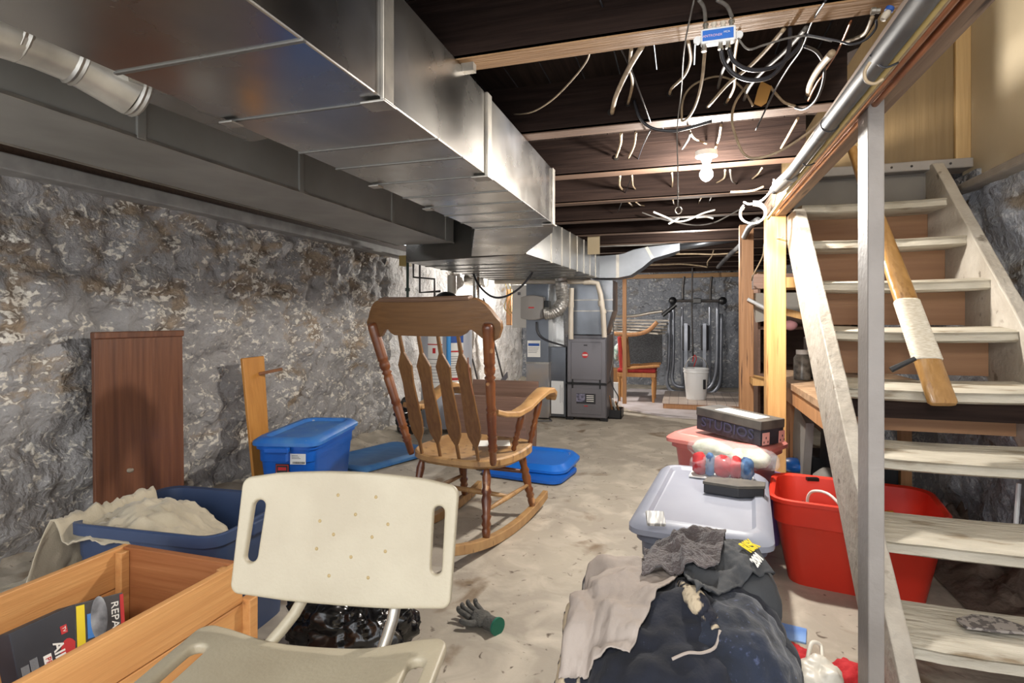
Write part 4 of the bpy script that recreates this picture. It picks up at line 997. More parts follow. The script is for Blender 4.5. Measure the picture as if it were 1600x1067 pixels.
cable([(1180, 420), (1118, 510), (1100, 600), (1125, 700), (1165, 775), (1230, 790), (1340, 755), (1470, 672), (1565, 585)], [2.15, 2.05], .0045, CREAMC, 'long loose pinkish cable loop hanging between joists near the black pipe')
cable([(1600, 265), (1530, 350), (1492, 420), (1482, 470)], [1.62, J[1]], .0095, CREAMC, 'thick cream cable in a hole at the right end of the second joist')
cable([(640, 115), (560, 290), (450, 460), (400, 560)], [1.62, J[1]-.01], .003, COPPER, 'reddish wire beside the thick cream cable at the right', conv=Z4)
cable([(757, 95), (720, 180), (660, 215), (600, 235)], [1.60, 1.9], .005, CREAMC, 'cream cable curling out near the pipe clamp', conv=Z4)
# black and grey
cable([(440, 0), (520, 190), (600, 360), (660, 520), (692, 610)], [1.50, 2.18], .0028, BLACKC, 'thin black wire slanting down from the top left of the joists')
cable([(692, 650), (650, 740), (600, 880), (560, 980), (528, 1062)], [2.25, 4.2], .0028, BLACKC, 'thin black wire continuing down behind the third joist')
cable([(610, 500), (640, 590), (700, 640), (800, 655), (880, 640), (1000, 605)], [J[1]-.015, J[1]-.015], .006, BLACKC, 'thick black cable sagging along the edge of the second joist')
hk = cable([(910, 0), (862, 240), (847, 450), (826, 640), (829, 850), (829, 1035)], [1.45, 1.6, 2.0, 2.16, 2.2, 2.25], .0022, GREYC, 'long straight wire with a small hook at its end', name='hook_wire', cat='wire')
hp = W(*Z3(832, 1052), Y=2.25)
MB().tube([hp+Vector((.012*math.cos(a), 0, .014*math.sin(a))) for a in [i*.5+1.6 for i in range(13)]], .0022, 6).go('hook', ALU, hk, smooth=True)
cable([(1046, 252), (1060, 310), (1110, 370), (1190, 400), (1290, 385), (1360, 310), (1388, 230), (1390, 140)], [SY, 1.62], .0055, BLACKC, 'outer black coaxial loop under the splitter')
cable([(1085, 245), (1105, 300), (1160, 340), (1240, 350), (1340, 320), (1430, 240), (1445, 200)], [SY, 1.62], .0055, BLACKC, 'inner black coaxial loop under the splitter')
cable([(935, 0), (960, 40), (967, 105)], [1.46, SY], .005, GREYC, 'grey coaxial cable coming down into the left top port')
cable([(1025, 0), (1075, 30), (1100, 85)], [1.46, SY], .005, GREYC, 'grey coaxial cable coming down into the right top port')
cable([(1570, 0), (1500, 110), (1450, 240), (1380, 340), (1310, 460), (1220, 650)], [1.47, 2.2], .003, BLACKC, 'thin black wire slanting down right of the splitter')
cable([(1130, 190), (1180, 245), (1260, 225), (1380, 190), (1480, 180), (1600, 205)], [1.52, 1.60], .0026, GREYC, 'thin grey wire waving across right of the splitter')
cable([(380, 190), (560, 225), (640, 245), (720, 220), (775, 160), (780, 110)], [1.58, 1.50], .0028, BLACKC, 'thin black wire rising to the clamp by the pipe', conv=Z4)
cable([(380, 255), (450, 290), (490, 370), (480, 470), (440, 560), (380, 605), (330, 598)], [1.7, J[1]], .0045, BLACKC, 'dark cable curve at the right end of the second joist', conv=Z4)
cable([(330, 590), (270, 570), (220, 520), (190, 480)], [J[1], J[1]], .005, CREAMC, 'pinkish cable joined to the dark curve near a yellow tag', conv=Z4)
b = MB(); tg = [W(*Z4(*q), Y=J[1]-.01) for q in ((140, 450), (200, 480), (170, 570), (140, 590), (100, 575), (120, 500))]
b.loft([tg, [p+Vector((0, .006, .0)) for p in tg]]).go('yellow_tag', M_('yellow_tag', '#b98a48', rough=.6), label='torn yellow paper tag on the second joist', cat='tag')
cl = W(*Z4(790, 60), Y=1.5)
c_ = thing('cable_connector', cl, 'small silver connector with blue ring on the right end of the nearest joist', 'connector')
MB().lathe([(0, .008), (.5, .008), (.55, .006), (1, .006)], W(*Z4(750, 62), Y=1.5), W(*Z4(800, 60), Y=1.5), 10).go('connector_body', ALU, c_, smooth='auto')
MB().lathe([(0, .007), (.6, .009), (1, .006)], W(*Z4(815, 110), Y=1.49), W(*Z4(850, 60), Y=1.49), 10).go('connector_sleeve', PVC, c_, smooth='auto')
MB().lathe([(0, .0095), (1, .0095)], W(*Z4(847, 62), Y=1.49), W(*Z4(858, 42), Y=1.49), 10).go('blue_ring', BLUEINK, c_, smooth='auto')
# stubs through the following joists
k_ = 0
names = ['left', 'second from left', 'middle', 'fourth from left', 'right', 'far right']
for jk, L in ((2, [[(545, 665), (542, 720), (520, 785)], [(620, 660), (610, 730), (582, 790)], [(885, 645), (910, 690), (972, 718)], [(1045, 625), (1035, 690), (1015, 745)], [(893, 665), (880, 700), (850, 745)], [(1430, 590), (1380, 680), (1345, 740)]]),
              (3, [[(540, 878), (537, 925), (552, 948)], [(600, 878), (604, 925), (616, 945)], [(800, 865), (802, 905), (800, 935)], [(1065, 850), (1060, 890), (1020, 915)], [(1090, 850), (1100, 900), (1120, 920)], [(1250, 840), (1230, 870), (1200, 895)]]),
              (4, [[(585, 1012), (595, 1022), (603, 1030)], [(620, 1010), (640, 1025), (662, 1028)], [(805, 1000), (808, 1015), (812, 1022)], [(945, 990), (938, 1003), (933, 1018)], [(995, 988), (990, 1000), (985, 1014)]])):
    for i, P_ in enumerate(L):
        cable(P_, [JN(jk-1)+.1, J[jk]], .0065 if i == 0 else .0048, CREAMC if i != 4 else GREYC, 'short cable end at a hole in the %s joist, %s of its row' % (ordn[jk], names[i]), name='cable_stub', group='cable ends through the joists')
# drilled holes
for (zx, zy, Y_, r) in ((495, 562, J[1], .014), (580, 522, J[1], .009), (788, 470, J[1], .011), (980, 535, J[1], .010), (1070, 515, J[1], .009), (1480, 485, J[1], .013), (522, 790, J[2], .012)):
    p = W(*Z3(zx, zy), Y=Y_+.010)
    MB().lathe([(0, r), (1, r)], p, p+Vector((0, -.002, 0)), 14).go('drilled_hole', M_('hole_dark', '#15100c') if 'hole_dark' not in bpy.data.materials else bpy.data.materials['hole_dark'], bpy.data.objects['ceiling_joist.00%d' % (1 if Y_ == J[1] else 2)])
# hanging cream coil near the beam end
ZA = lambda zx, zy: (1000+zx/6.154, 280+zy/6.154)
for i, (sx, sy) in enumerate(((1, 1), (.92, .9), (.97, .82))):
    c0 = W(*ZA(1088, 320), Y=3.05)
    P_ = [c0+Vector((.062*sx*math.cos(a), .01*i, .056*sy*math.sin(a)-.003*i)) for a in [math.pi*(.75+1.75*k/20) for k in range(21)]]
    MB().tube(P_, .0045, 8).go('cable_coil', WHITEC, smooth=True, label='%s turn of the white cable coil hanging at the beam end' % ('outer', 'inner', 'flattened middle')[i], cat='cable', group='white cable coil')
cable([(1290, 0), (1275, 80), (1230, 150), (1160, 210), (1060, 240), (1000, 220)], [2.9, 3.05], .0055, WHITEC, 'white cable swooping down into the coil at the beam end', conv=ZA)
cable([(20, 320), (200, 380), (500, 440), (700, 420), (850, 350), (960, 290)], [4.1, 4.2], .005, GREYC, 'long grey cable sagging across the fifth joist', conv=ZA)
cable([(130, 315), (250, 365), (340, 405), (450, 395), (600, 330), (720, 295)], [3.4, 3.7], .0055, WHITEC, 'white bent cable crossing below the hook wire', conv=ZA)
cable([(275, 430), (340, 395), (375, 375)], [3.4, 3.4], .005, WHITEC, 'short white cable tail under the hook', conv=ZA)
cable([(540, 370), (640, 362), (705, 378)], [3.9, 3.9], .006, WHITEC, 'short white cable piece near the fifth joist', conv=ZA)
cable([(870, 122), (1000, 118), (1100, 105), (1190, 70)], [3.0, 3.0], .005, CREAMC, 'pale frayed cable lying along the fourth joist', conv=ZA)
cable([(1130, 400), (1060, 450), (1010, 540), (960, 640), (880, 710), (800, 790), (750, 845)], [3.5, 7.2], .022, PIPEB, 'thin dark pipe continuing diagonally toward the back wall', name='drain_pipe', conv=ZA, cat='pipe')
cable([(720, 645), (690, 740), (652, 790), (650, 830)], [7.0, 7.4], .008, CREAMC, 'cream cable hanging from the ceiling near the back wall', conv=ZA)
cable([(340, 720), (520, 718), (700, 722), (880, 712), (950, 700)], [6.2, 6.2], .008, CREAMC, 'cream cable strung under the rear joists', conv=ZA)
cable([(60, 825), (250, 820), (400, 815), (560, 830), (650, 845)], [7.6, 7.6], .010, CREAMC, 'cream cable strung nearest to the back wall', conv=ZA)
cable([(1370, 560), (1210, 600), (1180, 740), (1090, 920), (1075, 975)], [3.28, 3.9], .004, CREAMC, 'thin cream cord hanging around the yellow post', conv=ZA)
# pipes along the beam
def run(pts, X, r, m, label, name, cat='pipe'):
    P = [W(x, y, X=X) for x, y in pts]
    return MB().tube(P, r, 16, smooth=3).go(name, m, smooth='auto', label=label, cat=cat)
def runz(pts, z, r, m, label, name, cat='pipe', n=16):
    P = [W(x, y, z=z) for x, y in pts]
    return MB().tube(P, r, n, smooth=3).go(name, m, smooth=True, label=label, cat=cat)
b = MB().tube([(.385, -.2, 1.635), (.385, 1.2, 1.637), (.378, 2.2, 1.64), (.36, 2.52, 1.64)], .021, 20)
o = b.go('drain_pipe', PIPEB, smooth='auto', label='thick dark drain pipe slung under the beam above the open floor', cat='pipe')
MB().tube([(.382, 2.28, 1.64), (.366, 2.46, 1.64)], .027, 20).go('coupling', M_('grey_coupling', '#8a857e', rough=.5), o, smooth='auto')
MB().tube([(.383, 1.72, 1.639), (.381, 1.80, 1.639)], .024, 20).go('band_clamp', IRON, o, smooth='auto')
MB().tube([(.440, -.2, 1.650), (.440, 1.4, 1.650), (.436, 3.1, 1.650)], .0105, 14).go('copper_pipe', COPPER, smooth=True, label='copper water pipe clipped under the beam, left one of the pair', cat='pipe', group='copper pipes under the beam')
MB().tube([(.468, -.2, 1.655), (.468, 1.6, 1.655), (.462, 3.2, 1.655)], .009, 14).go('copper_pipe', COPPER, smooth=True, label='copper water pipe clipped under the beam, right one of the pair', cat='pipe', group='copper pipes under the beam')
MB().tube([(.414, -.2, 1.632), (.410, 1.1, 1.630), (.412, 1.7, 1.634), (.405, 2.4, 1.628), (.395, 3.0, 1.60)], .0065, 10, smooth=4).go('yellow_cable', YELC, smooth=True, label='yellow cable strapped beside the dark drain pipe', cat='cable')
MB().tube([(.424, -.2, 1.640), (.425, 1.4, 1.640), (.42, 2.6, 1.640)], .005, 10, smooth=4).go('cable', CREAMC, smooth=True, label='cream cable running between the drain pipe and the copper pipes', cat='cable')
MB().box(.425, .485, .98, 1.0, 1.630, 1.672).go('pipe_bracket', PIPEB, label='dark bracket holding the copper pipes near the top right corner', cat='bracket', bevel=.004)
cable([(712, 352), (640, 462), (585, 565), (520, 662), (490, 735), (450, 795)], [1.6, 2.6], .0022, WHITEC, 'thin white telephone wire drooping along the stair side of the beam', conv=Z4)
cable([(745, 345), (715, 400), (725, 450), (770, 465), (815, 440)], [1.18, 1.2], .003, CREAMC, 'small cream wire loop round the drain pipe', conv=Z4)
# strap ties
for y in (1.30, 2.05): MB().tube([(.362, y, 1.64), (.385, y, 1.612), (.412, y, 1.618)], .0022, 6, smooth=4).go('cable_tie', BLACKC, smooth=True, label='%s black tie binding the yellow cable to the drain pipe' % ('nearer' if y < 2 else 'farther'), cat='tie', group='cable ties')
# ================= FURNACE AREA =================
FY = 6.05
fa, fb = W(884, 657, z=.03), W(947, 657, z=.03)
FX0, FX1 = -1.235, -.80
f_ = thing('furnace', (-1.02, 6.3, .0), 'grey gas furnace cabinet with black strap, round red badge and dark sticker', 'furnace')
FB = MB().box(FX0, FX1, FY, FY+.62, .03, .935); FB.go('cabinet', GREYD, f_, bevel=.008)
for z0, z1 in ((.04, .395), (.415, .90)):
    nm = 'upper_door' if z0 > .2 else 'lower_door'
    dr_ = MB().box(FX0+.008, FX1-.008, FY-.02, FY+.005, z0, z1); dr_ = dr_.go(nm, GREYM, f_, bevel=.006)
    MB().box(FX0+.05, FX1-.05, FY-.028, FY-.018, z0+.035, z1-.04).go('raised_panel', GREYM, dr_, bevel=.006)
MB().box(FX0-.004, FX1+.004, FY-.030, FY+.3, .398, .412).go('strap', BLACK, f_)
for x in (FX0+.06, FX1-.075): MB().box(x, x+.016, FY-.036, FY-.028, .355, .455).go('strap_buckle', BLACK, f_, bevel=.003)
MB().box(-1.045, -1.005, FY-.031, FY-.027, .82, .832).go('slot', BLACK, f_)
bd = MB().lathe([(0, .034), (1, .034)], (-1.03, FY-.027, .72), (-1.03, FY-.031, .72), 24).go('round_badge', REDINK, f_, smooth='auto')
TF = frame((-1.03, FY-.0315, .72), (1, 0, 0), (0, 0, 1))
MB(TF).box(-.026, .026, -.009, .009, 0, .0008).go('badge_band', PAPER, bd)
text('Rheem', .016, TF @ Matrix.Translation((0, 0, .0012)), REDINK, bd)
TS = frame((-1.02, FY-.0285, .245), (1, 0, 0), (0, 0, 1))
st_ = MB(TS).box(-.105, .105, -.055, .055, 0, .001).go('sticker', INK, f_)
MB(TS).box(-.105, -.01, -.035, .05, .001, .0015).go('sticker_photo', M_('photo_print', '#8c8aa0', '#3a3a48', rough=.4, scale=28), st_)
for i in range(4): MB(TS).box(.005, .085, .030-.020*i, .038-.020*i, .001, .0015).go('sticker_line', PAPER, st_)
MB(TS).box(-.02, .02, -.085, -.075, 0, .001).go('small_red_logo', REDINK, f_)
for x in (FX0+.03, FX1-.03): MB().box(x-.04, x+.04, FY+.0, FY+.06, .0, .03).go('foot', BLACK, f_)
# plenum above the furnace
pl = thing('furnace_plenum', (-1.0, 6.3, .94), 'galvanised sheet metal plenum rising from the furnace to the ducts', 'duct')
r0 = [(-1.22, FY+.04, .94), (-.82, FY+.04, .94), (-.82, FY+.5, .94), (-1.22, FY+.5, .94)]
r1 = [(-1.22, FY+.04, 1.20), (-.74, FY+.04, 1.20), (-.74, FY+.5, 1.20), (-1.22, FY+.5, 1.20)]
r2 = [(-1.22, FY+.04, 1.535), (-.74, FY+.04, 1.535), (-.74, FY+.5, 1.535), (-1.22, FY+.5, 1.535)]
MB().loft([r0, r1, r2]).go('plenum_body', GALV_B, pl, bevel=.003)
for z in (1.20, 1.32): MB().box(-1.225, -.735, FY+.032, FY+.04, z-.006, z+.006).go('seam', GALV_S, pl)
# pvc vent pipes
def PY(pts, Y): return [W(x, y, Y=Y) for x, y in pts]
P_ = PY([(775, 440), (860, 440), (918, 440)], 5.98)+PY([(934, 443), (939, 460)], 5.98)+PY([(943, 490), (945, 527)], 5.98)
v_ = thing('vent_pipe', P_[2], 'cream plastic vent pipe bending down to the right side of the furnace top', 'pipe')
MB().tube([Vector((p.x, p.y-.03, p.z)) for p in P_], .028, 18).go('pipe', PVC, v_, smooth='auto')
for q, r2_ in ((PY([(912, 440), (922, 440)], 5.95), .034), (PY([(939, 470), (940, 478)], 5.95), .034), (PY([(942, 484), (943, 490)], 5.95), .033)):
    MB().tube(q, r2_, 18).go('coupling', PVC, v_, smooth='auto')
P_ = PY([(893, 450), (892, 490), (892, 530)], 5.97)
v_ = thing('vent_pipe', P_[2], 'straight cream plastic vent pipe standing on the left side of the furnace top', 'pipe')
MB().tube(P_, .028, 18).go('pipe', PVC, v_, smooth='auto')
MB().tube(PY([(892, 472), (892, 480)], 5.97), .034, 18).go('coupling', PVC, v_, smooth='auto')
# flexible duct to the humidifier
P_ = [Vector(p) for p in PY([(876, 428), (878, 455), (879, 470)], 5.80)]+[Vector(p) for p in PY([(873, 482), (862, 489), (852, 490)], 5.76)]
P_ = spline(P_, 9); N = len(P_)
b = MB().tube(P_, [.062+.006*(i % 2) for i in range(N)], 20)
b.go('flexible_duct', M_('crinkled_foil', '#c4c1bc', '#9a9894', rough=.35, metal=.7, scale=30, bump=.8, bscale=40), label='crinkled silver flexible duct curving down to the humidifier', cat='duct')
MB().tube(PY([(876, 414), (876, 432)], 5.80), .072, 20).go('duct_collar', GALV, smooth='auto', label='round metal collar above the crinkled flexible duct', cat='duct')
# return duct drop and humidifier
rd = thing('return_duct', (-1.55, 6.0, 0), 'tall galvanised return duct column left of the furnace with white notice', 'duct')
A_, B_ = W(822, 655, Y=5.98), W(857, 655, Y=5.98)
MB().box(A_.x, B_.x, 5.98, 6.5, .02, .62).go('lower_body', M_('stained_galvanised', '#a89c90', '#8e949c', rough=.4, metal=.6, scale=3, rvar=.08), rd, bevel=.004)
MB().box(A_.x, B_.x, 5.98, 6.5, .63, 1.54).go('upper_body', GALV_B, rd, bevel=.004)
MB().box(A_.x-.006, B_.x+.006, 5.97, 6.5, .615, .635).go('seam', GALV_S, rd)
n0, n1 = W(824, 532, Y=5.97), W(844, 558, Y=5.97)
nt_ = MB().box(n0.x, n1.x, 5.972, 5.98, n1.z, n0.z).go('notice', PAPER, rd)
MB().box(n0.x+.01, n1.x-.01, 5.970, 5.972, n0.z-.06, n0.z-.03).go('notice_band', BLUEINK, nt_)
for i in range(4): MB().box(n0.x+.01, n1.x-.01-.01*i, 5.970, 5.972, n0.z-.08-.018*i, n0.z-.075-.018*i).go('notice_line', GREYM, nt_)
MB().tube(PY([(838, 503), (840, 520), (852, 531), (884, 541)], 5.94), .010, 8, smooth=5).go('black_hose', BLACKC, smooth=True, label='black hose from the humidifier to the furnace side', cat='hose')
h_ = thing('humidifier', W(837, 502, Y=5.9), 'rounded grey plastic humidifier box with small red mark', 'humidifier')
a, b_ = W(813, 500, Y=5.86), W(849, 461, Y=5.86)
rings = []
for i in range(13):
    t = i/12; x0 = a.x+.012*math.sin(t*math.pi)*-1; zc = .02*math.cos((t-.5)*math.pi)
    rings.append([(a.x+(b_.x-a.x)*t, 5.86-zc, a.z+.02-zc), (a.x+(b_.x-a.x)*t, 5.97, a.z+.02-zc), (a.x+(b_.x-a.x)*t, 5.97, b_.z-.02+zc), (a.x+(b_.x-a.x)*t, 5.86-zc, b_.z-.02+zc)])
MB().loft(rings).go('housing', M_('humidifier_grey', '#8e8984', rough=.5), h_, bevel=.01)
TH = frame((a.x*.5+b_.x*.5, 5.838, a.z*.5+b_.z*.5), (1, 0, 0), (0, 0, 1))
MB(TH).box(-.032, .032, -.007, .007, 0, .001).go('red_mark', REDINK, h_)
MB().box(b_.x, b_.x+.06, 5.88, 5.97, a.z+.05, b_.z-.06).go('side_port', BLACK, h_, bevel=.006)
# panels between return duct and furnace
a, b_ = W(860, 590, Y=6.1), W(884, 655, Y=6.1)
MB().box(a.x-.002, b_.x, 6.10, 6.5, .02, .80).go('filter_cabinet', GALV_B, label='galvanised filter cabinet squeezed between return duct and furnace', cat='duct', bevel=.003)
a, b_ = W(861.5, 595, Y=6.08), W(881, 650, Y=6.08)
wp = thing('white_carton', (a.x, 6.07, .03), 'tall narrow white carton with faint print leaning left of the furnace', 'carton')
MB().box(a.x, b_.x, 6.07, 6.095, .055, a.z).go('carton_face', WHITEP, wp, bevel=.002)
TWp = frame(((a.x+b_.x)/2+.03, 6.0695, .28), (0, 0, 1), (-1, 0, 0))
for i in range(3): MB(TWp).box(-.10+.01*i, .10-.03*i, -.006-.02*i, .0-.02*i, 0, .001).go('print_line', M_('grey_print2', '#a9aab0') if i == 0 else bpy.data.materials['grey_print2'], wp)
a, b_ = W(860, 505, Y=6.25), W(884, 585, Y=6.25)
MB().hexa([(a.x, 6.2, b_.z), (b_.x, 6.2, b_.z), (b_.x, 6.5, b_.z), (a.x, 6.5, b_.z)], [(a.x, 6.22, 1.5), (b_.x-.03, 6.22, 1.5), (b_.x-.03, 6.5, 1.5), (a.x, 6.5, 1.5)]).go('side_duct', GALV, label='shiny metal duct panel seen behind between return duct and furnace', cat='duct')
# tool box right of the furnace, small white box
a = W(948, 655, z=0); 
tb = thing('tool_tray', (a.x+.1, a.y+.1, 0), 'small open black tray of wooden sticks right of the furnace foot', 'tray')
x0, x1, y0 = a.x+.01, a.x+.155, a.y+.04
for bx_ in ((x0, x1, y0, y0+.01, 0, .10), (x0, x1, y0+.25, y0+.26, 0, .10), (x0, x0+.008, y0, y0+.26, 0, .10), (x1-.008, x1, y0, y0+.26, 0, .10), (x0, x1, y0, y0+.26, 0, .01)):
    MB().box(*bx_).go('tray_side', BLACK, tb)
for i in range(3): MB().bar((x0+.03+.04*i, y0+.2, .03), (x0+.01+.035*i, y0+.03, .25-.03*i), .016, .016).go('stick', PAPER if i % 2 else PINE2, label='%s wooden stick standing in the black tray' % ('left', 'middle', 'right')[i], cat='stick', group='sticks in the tray')
q = W(955, 612, z=.26)
MB().box(q.x-.04, q.x+.05, q.y+.25, q.y+.31, .15, .34).go('white_box', WHITEP, label='small white box on the floor pipework right of the furnace', cat='box', bevel=.003)
MB().tube([W(958, 490, Y=6.4), W(958, 560, Y=6.35), W(948, 600, Y=6.3)], .008, 8, smooth=5).go('grey_conduit', GREYC, smooth=True, label='thin grey conduit dropping right of the furnace', cat='conduit')
MB().tube([W(947, 560, Y=6.4), W(956, 600, Y=6.3), W(966, 620, Y=6.25), W(964, 632, Y=6.2)], .006, 8, smooth=5).go('black_hose', BLACKC, smooth=True, label='black hose curling to the floor right of the furnace', cat='hose')
MB().box(-.705, -.66, 6.75, 6.80, .1, 1.868).go('wall_stud', PINE2, label='upright wooden stud standing behind the furnace plenum', cat='stud')
# metal parts and floor papers left of the furnace
q = W(835, 655, z=.0)
b = MB(TR((q.x, q.y-.06, .004), R(20)))
for s4 in ((-.2, .2, -.1, -.09), (-.2, .2, .09, .10), (-.2, -.19, -.1, .1), (.19, .2, -.1, .1)): b.box(s4[0], s4[1], s4[2], s4[3], 0, .01)
b.go('flat_metal_frame', GREYD, label='flat grey metal frame lying on the floor before the return duct', cat='frame')
q = W(828, 640, z=.0)
MB(TR((q.x-.02, q.y, .0), R(30), R(78))).box(-.10, .10, 0, .16, 0, .004).go('white_sheet', PAPER, label='white sheet propped on the floor behind the rocker arm', cat='sheet')
# wooden headboard box behind the rocking chair
a, b_ = W(712, 616, Y=4.05), W(822, 612, Y=4.05)
hb = thing('wooden_crate', ((a.x+b_.x)/2, 4.15, 0), 'low brown wooden crate standing behind the rocking chair', 'crate')
CRW = wood('crate_wood', '#6e5344', '#806252', 'x', 3, .55)
MB().box(a.x, b_.x, 4.03, 4.05, .05, a.z).go('front_panel', CRW, hb, bevel=.002)
MB().hexa([(a.x, 4.33, .05), (b_.x, 4.33, .05), (b_.x, 4.35, .05), (a.x, 4.35, .05)], [(a.x, 4.42, a.z+.08), (b_.x, 4.42, a.z+.08), (b_.x, 4.44, a.z+.08), (a.x, 4.44, a.z+.08)]).go('back_panel', CRW, hb, bevel=.002)
for x in (a.x, b_.x-.02): MB().box(x, x+.02, 4.05, 4.34, .05, a.z-.005).go('side_panel', CRW, hb, bevel=.002)
for x in (a.x+.02, b_.x-.03): MB().box(x, x+.035, 4.02, 4.05, 0, .12).go('foot', CHAIRR, hb, bevel=.003)
# ================= WATER HEATER =================
wh = thing('water_heater', (-2.28, 5.15, 0), 'white water heater with blue and red banded labels behind the rocking chair', 'water heater')
MB().lathe([(0, .24), (.03, .255), (.95, .255), (.985, .235), (1, .19)], (-2.28, 5.15, .05), (-2.28, 5.15, 1.16), 40).go('tank', M_('tank_grey', '#b9bcc4', '#a9acb6', rough=.4, scale=2), wh, smooth='auto')
def wrap(a0, a1, z0, z1, m, name, par, r=.2575, n=12):
    b = MB(); rr_ = []
    for i in range(n+1):
        a = R(a0+(a1-a0)*i/n); c_, s_ = math.cos(a), math.sin(a)
        rr_.append([(-2.28+r*c_, 5.15+r*s_, z0), (-2.28+(r+.002)*c_, 5.15+(r+.002)*s_, z0), (-2.28+(r+.002)*c_, 5.15+(r+.002)*s_, z1), (-2.28+r*c_, 5.15+r*s_, z1)])
    return b.loft(rr_).go(name, m, par)
l1 = wrap(-110, -75, .45, 1.02, PAPER, 'left_label', wh)
l2 = wrap(-66, -28, .42, 1.0, PAPER, 'right_label', wh)
wrap(-66, -28, .88, .96, BLUEINK, 'blue_band', l2, .2597)
wrap(-66, -28, .79, .805, REDINK, 'red_line', l2, .2597); wrap(-66, -28, .52, .545, REDINK, 'red_line', l2, .2597)
for i in range(9): wrap(-63, -31, .57+.022*i, .575+.022*i, GREYM, 'print_line', l2, .2597)
wrap(-110, -75, .86, .87, REDINK, 'red_line', l1, .2597); wrap(-110, -75, .72, .725, GREYD, 'print_line', l1, .2597)
wrap(-97, -90, .78, .83, REDINK, 'warning_mark', l1, .2597)
for i in range(7): wrap(-108, -77, .50+.03*i, .504+.03*i, GREYM, 'print_line', l1, .2597)
q = W(701, 560, Y=4.86)
MB().tube([(q.x, 4.86, .40), (q.x, 4.86, 1.25)], .022, 12).go('blue_foam_pipe', M_('blue_foam', '#3f8fd0', rough=.6), smooth='auto', label='upright blue foam tube in front of the water heater', cat='pipe')
bw = thing('vent_blower', (-2.2, 5.1, 1.17), 'black blower on top of the water heater', 'blower')
MB().ball((-2.24, 5.05, 1.28), (.13, .10, .10), 24, 16).go('blower_housing', BLACK, bw, smooth=True)
MB().lathe([(0, .08), (1, .08)], (-2.05, 5.05, 1.24), (-1.97, 5.05, 1.24), 20).go('motor', IRON, bw, smooth='auto')
MB().box(-2.32, -2.10, 4.98, 5.12, 1.165, 1.20).go('mount', IRON, bw, bevel=.004)
p = W(693, 470, Y=5.1)
MB().tube([(-2.20, 5.1, 1.36), (-2.20, 5.1, 1.54)], .045, 18).go('white_vent_pipe', PVC, smooth='auto', label='short cream vent pipe rising from the black blower', cat='pipe')
MB().tube([(-2.02, 5.3, 1.17), (-2.02, 5.3, 1.54)], .035, 18).go('grey_vent_pipe', GALV, smooth='auto', label='grey metal vent pipe right of the black blower', cat='pipe')
PI = PY([(646, 398), (646, 433), (679, 436), (679, 475)], 4.9)
MB().tube(PI, .011, 10).go('black_gas_pipe', IRON, label='black gas pipe stepping down to the water heater, upper bend', cat='pipe')
PI = PY([(656, 398), (656, 457), (688, 455)], 4.95)
MB().tube(PI, .011, 10).go('black_gas_pipe', IRON, label='black gas pipe with lower bend running to the blower', cat='pipe')
PI = PY([(637, 397), (637, 470)], 4.85); go_ = MB().tube(PI, .014, 10).go('green_pipe', M_('dark_green_paint', '#35483f', rough=.5), label='dark green upright pipe with a valve by the white wall', cat='pipe')
MB().tube(PY([(637, 450), (637, 455)], 4.85), .024, 10).go('valve', bpy.data.materials['dark_green_paint'], go_)
p = W(630, 407, Y=4.9); MB().box(p.x-.045, p.x+.04, 4.9, 5.0, p.z-.05, p.z+.05).go('junction_box', M_('yellow_card', '#b39a5e', rough=.6), label='small yellowish box fixed high on the white wall', cat='box')
MB().tube(PY([(648, 396), (700, 395), (735, 394)], 4.9), .010, 8).go('black_gas_pipe', IRON, label='black gas pipe running level just under the trunk duct', cat='pipe')
# objects on the far white wall
p = W(742, 437, Y=6.6); q = W(757, 437, Y=6.6)
MB().lathe([(0, .08), (.85, .08), (.86, .10), (1, .10)], W(728, 437, Y=6.8), W(760, 437, Y=6.8), 20).go('metal_elbow', GALV, smooth='auto', label='short grey duct stub with white rim on the white wall', cat='duct')
a, b_ = W(800, 445, Y=7.2), W(824, 512, Y=7.2)
ep = thing('electric_board', (a.x, 7.2, a.z), 'white electric panel board behind the humidifier', 'panel')
MB().box(a.x, b_.x, 7.2, 7.26, b_.z, a.z).go('panel_board', M_('grey_white', '#b9b9b7', rough=.6), ep, bevel=.004)
MB().box(a.x+.08, a.x+.12, 7.195, 7.2, a.z-.14, a.z-.10).go('switch', GREYD, ep)
a, b_ = W(791, 452, Y=7.3), W(799, 508, Y=7.3)
MB().box(a.x, b_.x, 7.3, 7.34, b_.z, a.z).go('wood_strip', PINE2, label='narrow brown wooden strip left of the white panel', cat='strip')
for i, xo in enumerate((0, 6)):
    MB().tube(PY([(789+xo, 440), (793+xo, 460), (788+xo, 480), (797+xo, 492)], 7.25), .008, 6, smooth=5).go('cream_wire', YELC, smooth=True, label='%s loose cream wire beside the white panel' % ('left', 'right')[i], cat='wire', group='wires by the white panel')
MB().tube(PY([(843, 392), (835, 420), (815, 447), (790, 463), (768, 463), (748, 445), (736, 418)], 5.0), .010, 8, smooth=6).go('black_hose', BLACKC, smooth=True, label='long black hose looping beneath the trunk duct', cat='hose')
for i, (x0, y0, x1, y1) in enumerate(((771, 531, 790, 607), (738, 560, 752, 617), (755, 466, 762, 485))):
    MB().tube(PY([(x0, y0), (x1, y1)], 5.4), .010, 6).go('metal_rod', IRON, label='thin dark metal rod leaning on the white wall, %s of three' % ('right', 'lower left', 'upper')[i], cat='rod', group='rods on the white wall')
b = MB(); tg = PY([(772, 606), (792, 581), (793, 590), (778, 608)], 5.3)
b.loft([tg, [p+Vector((0, .02, 0)) for p in tg]]); b.go('shovel_blade', GREYM, label='small triangular metal blade leaning near the crate', cat='tool')
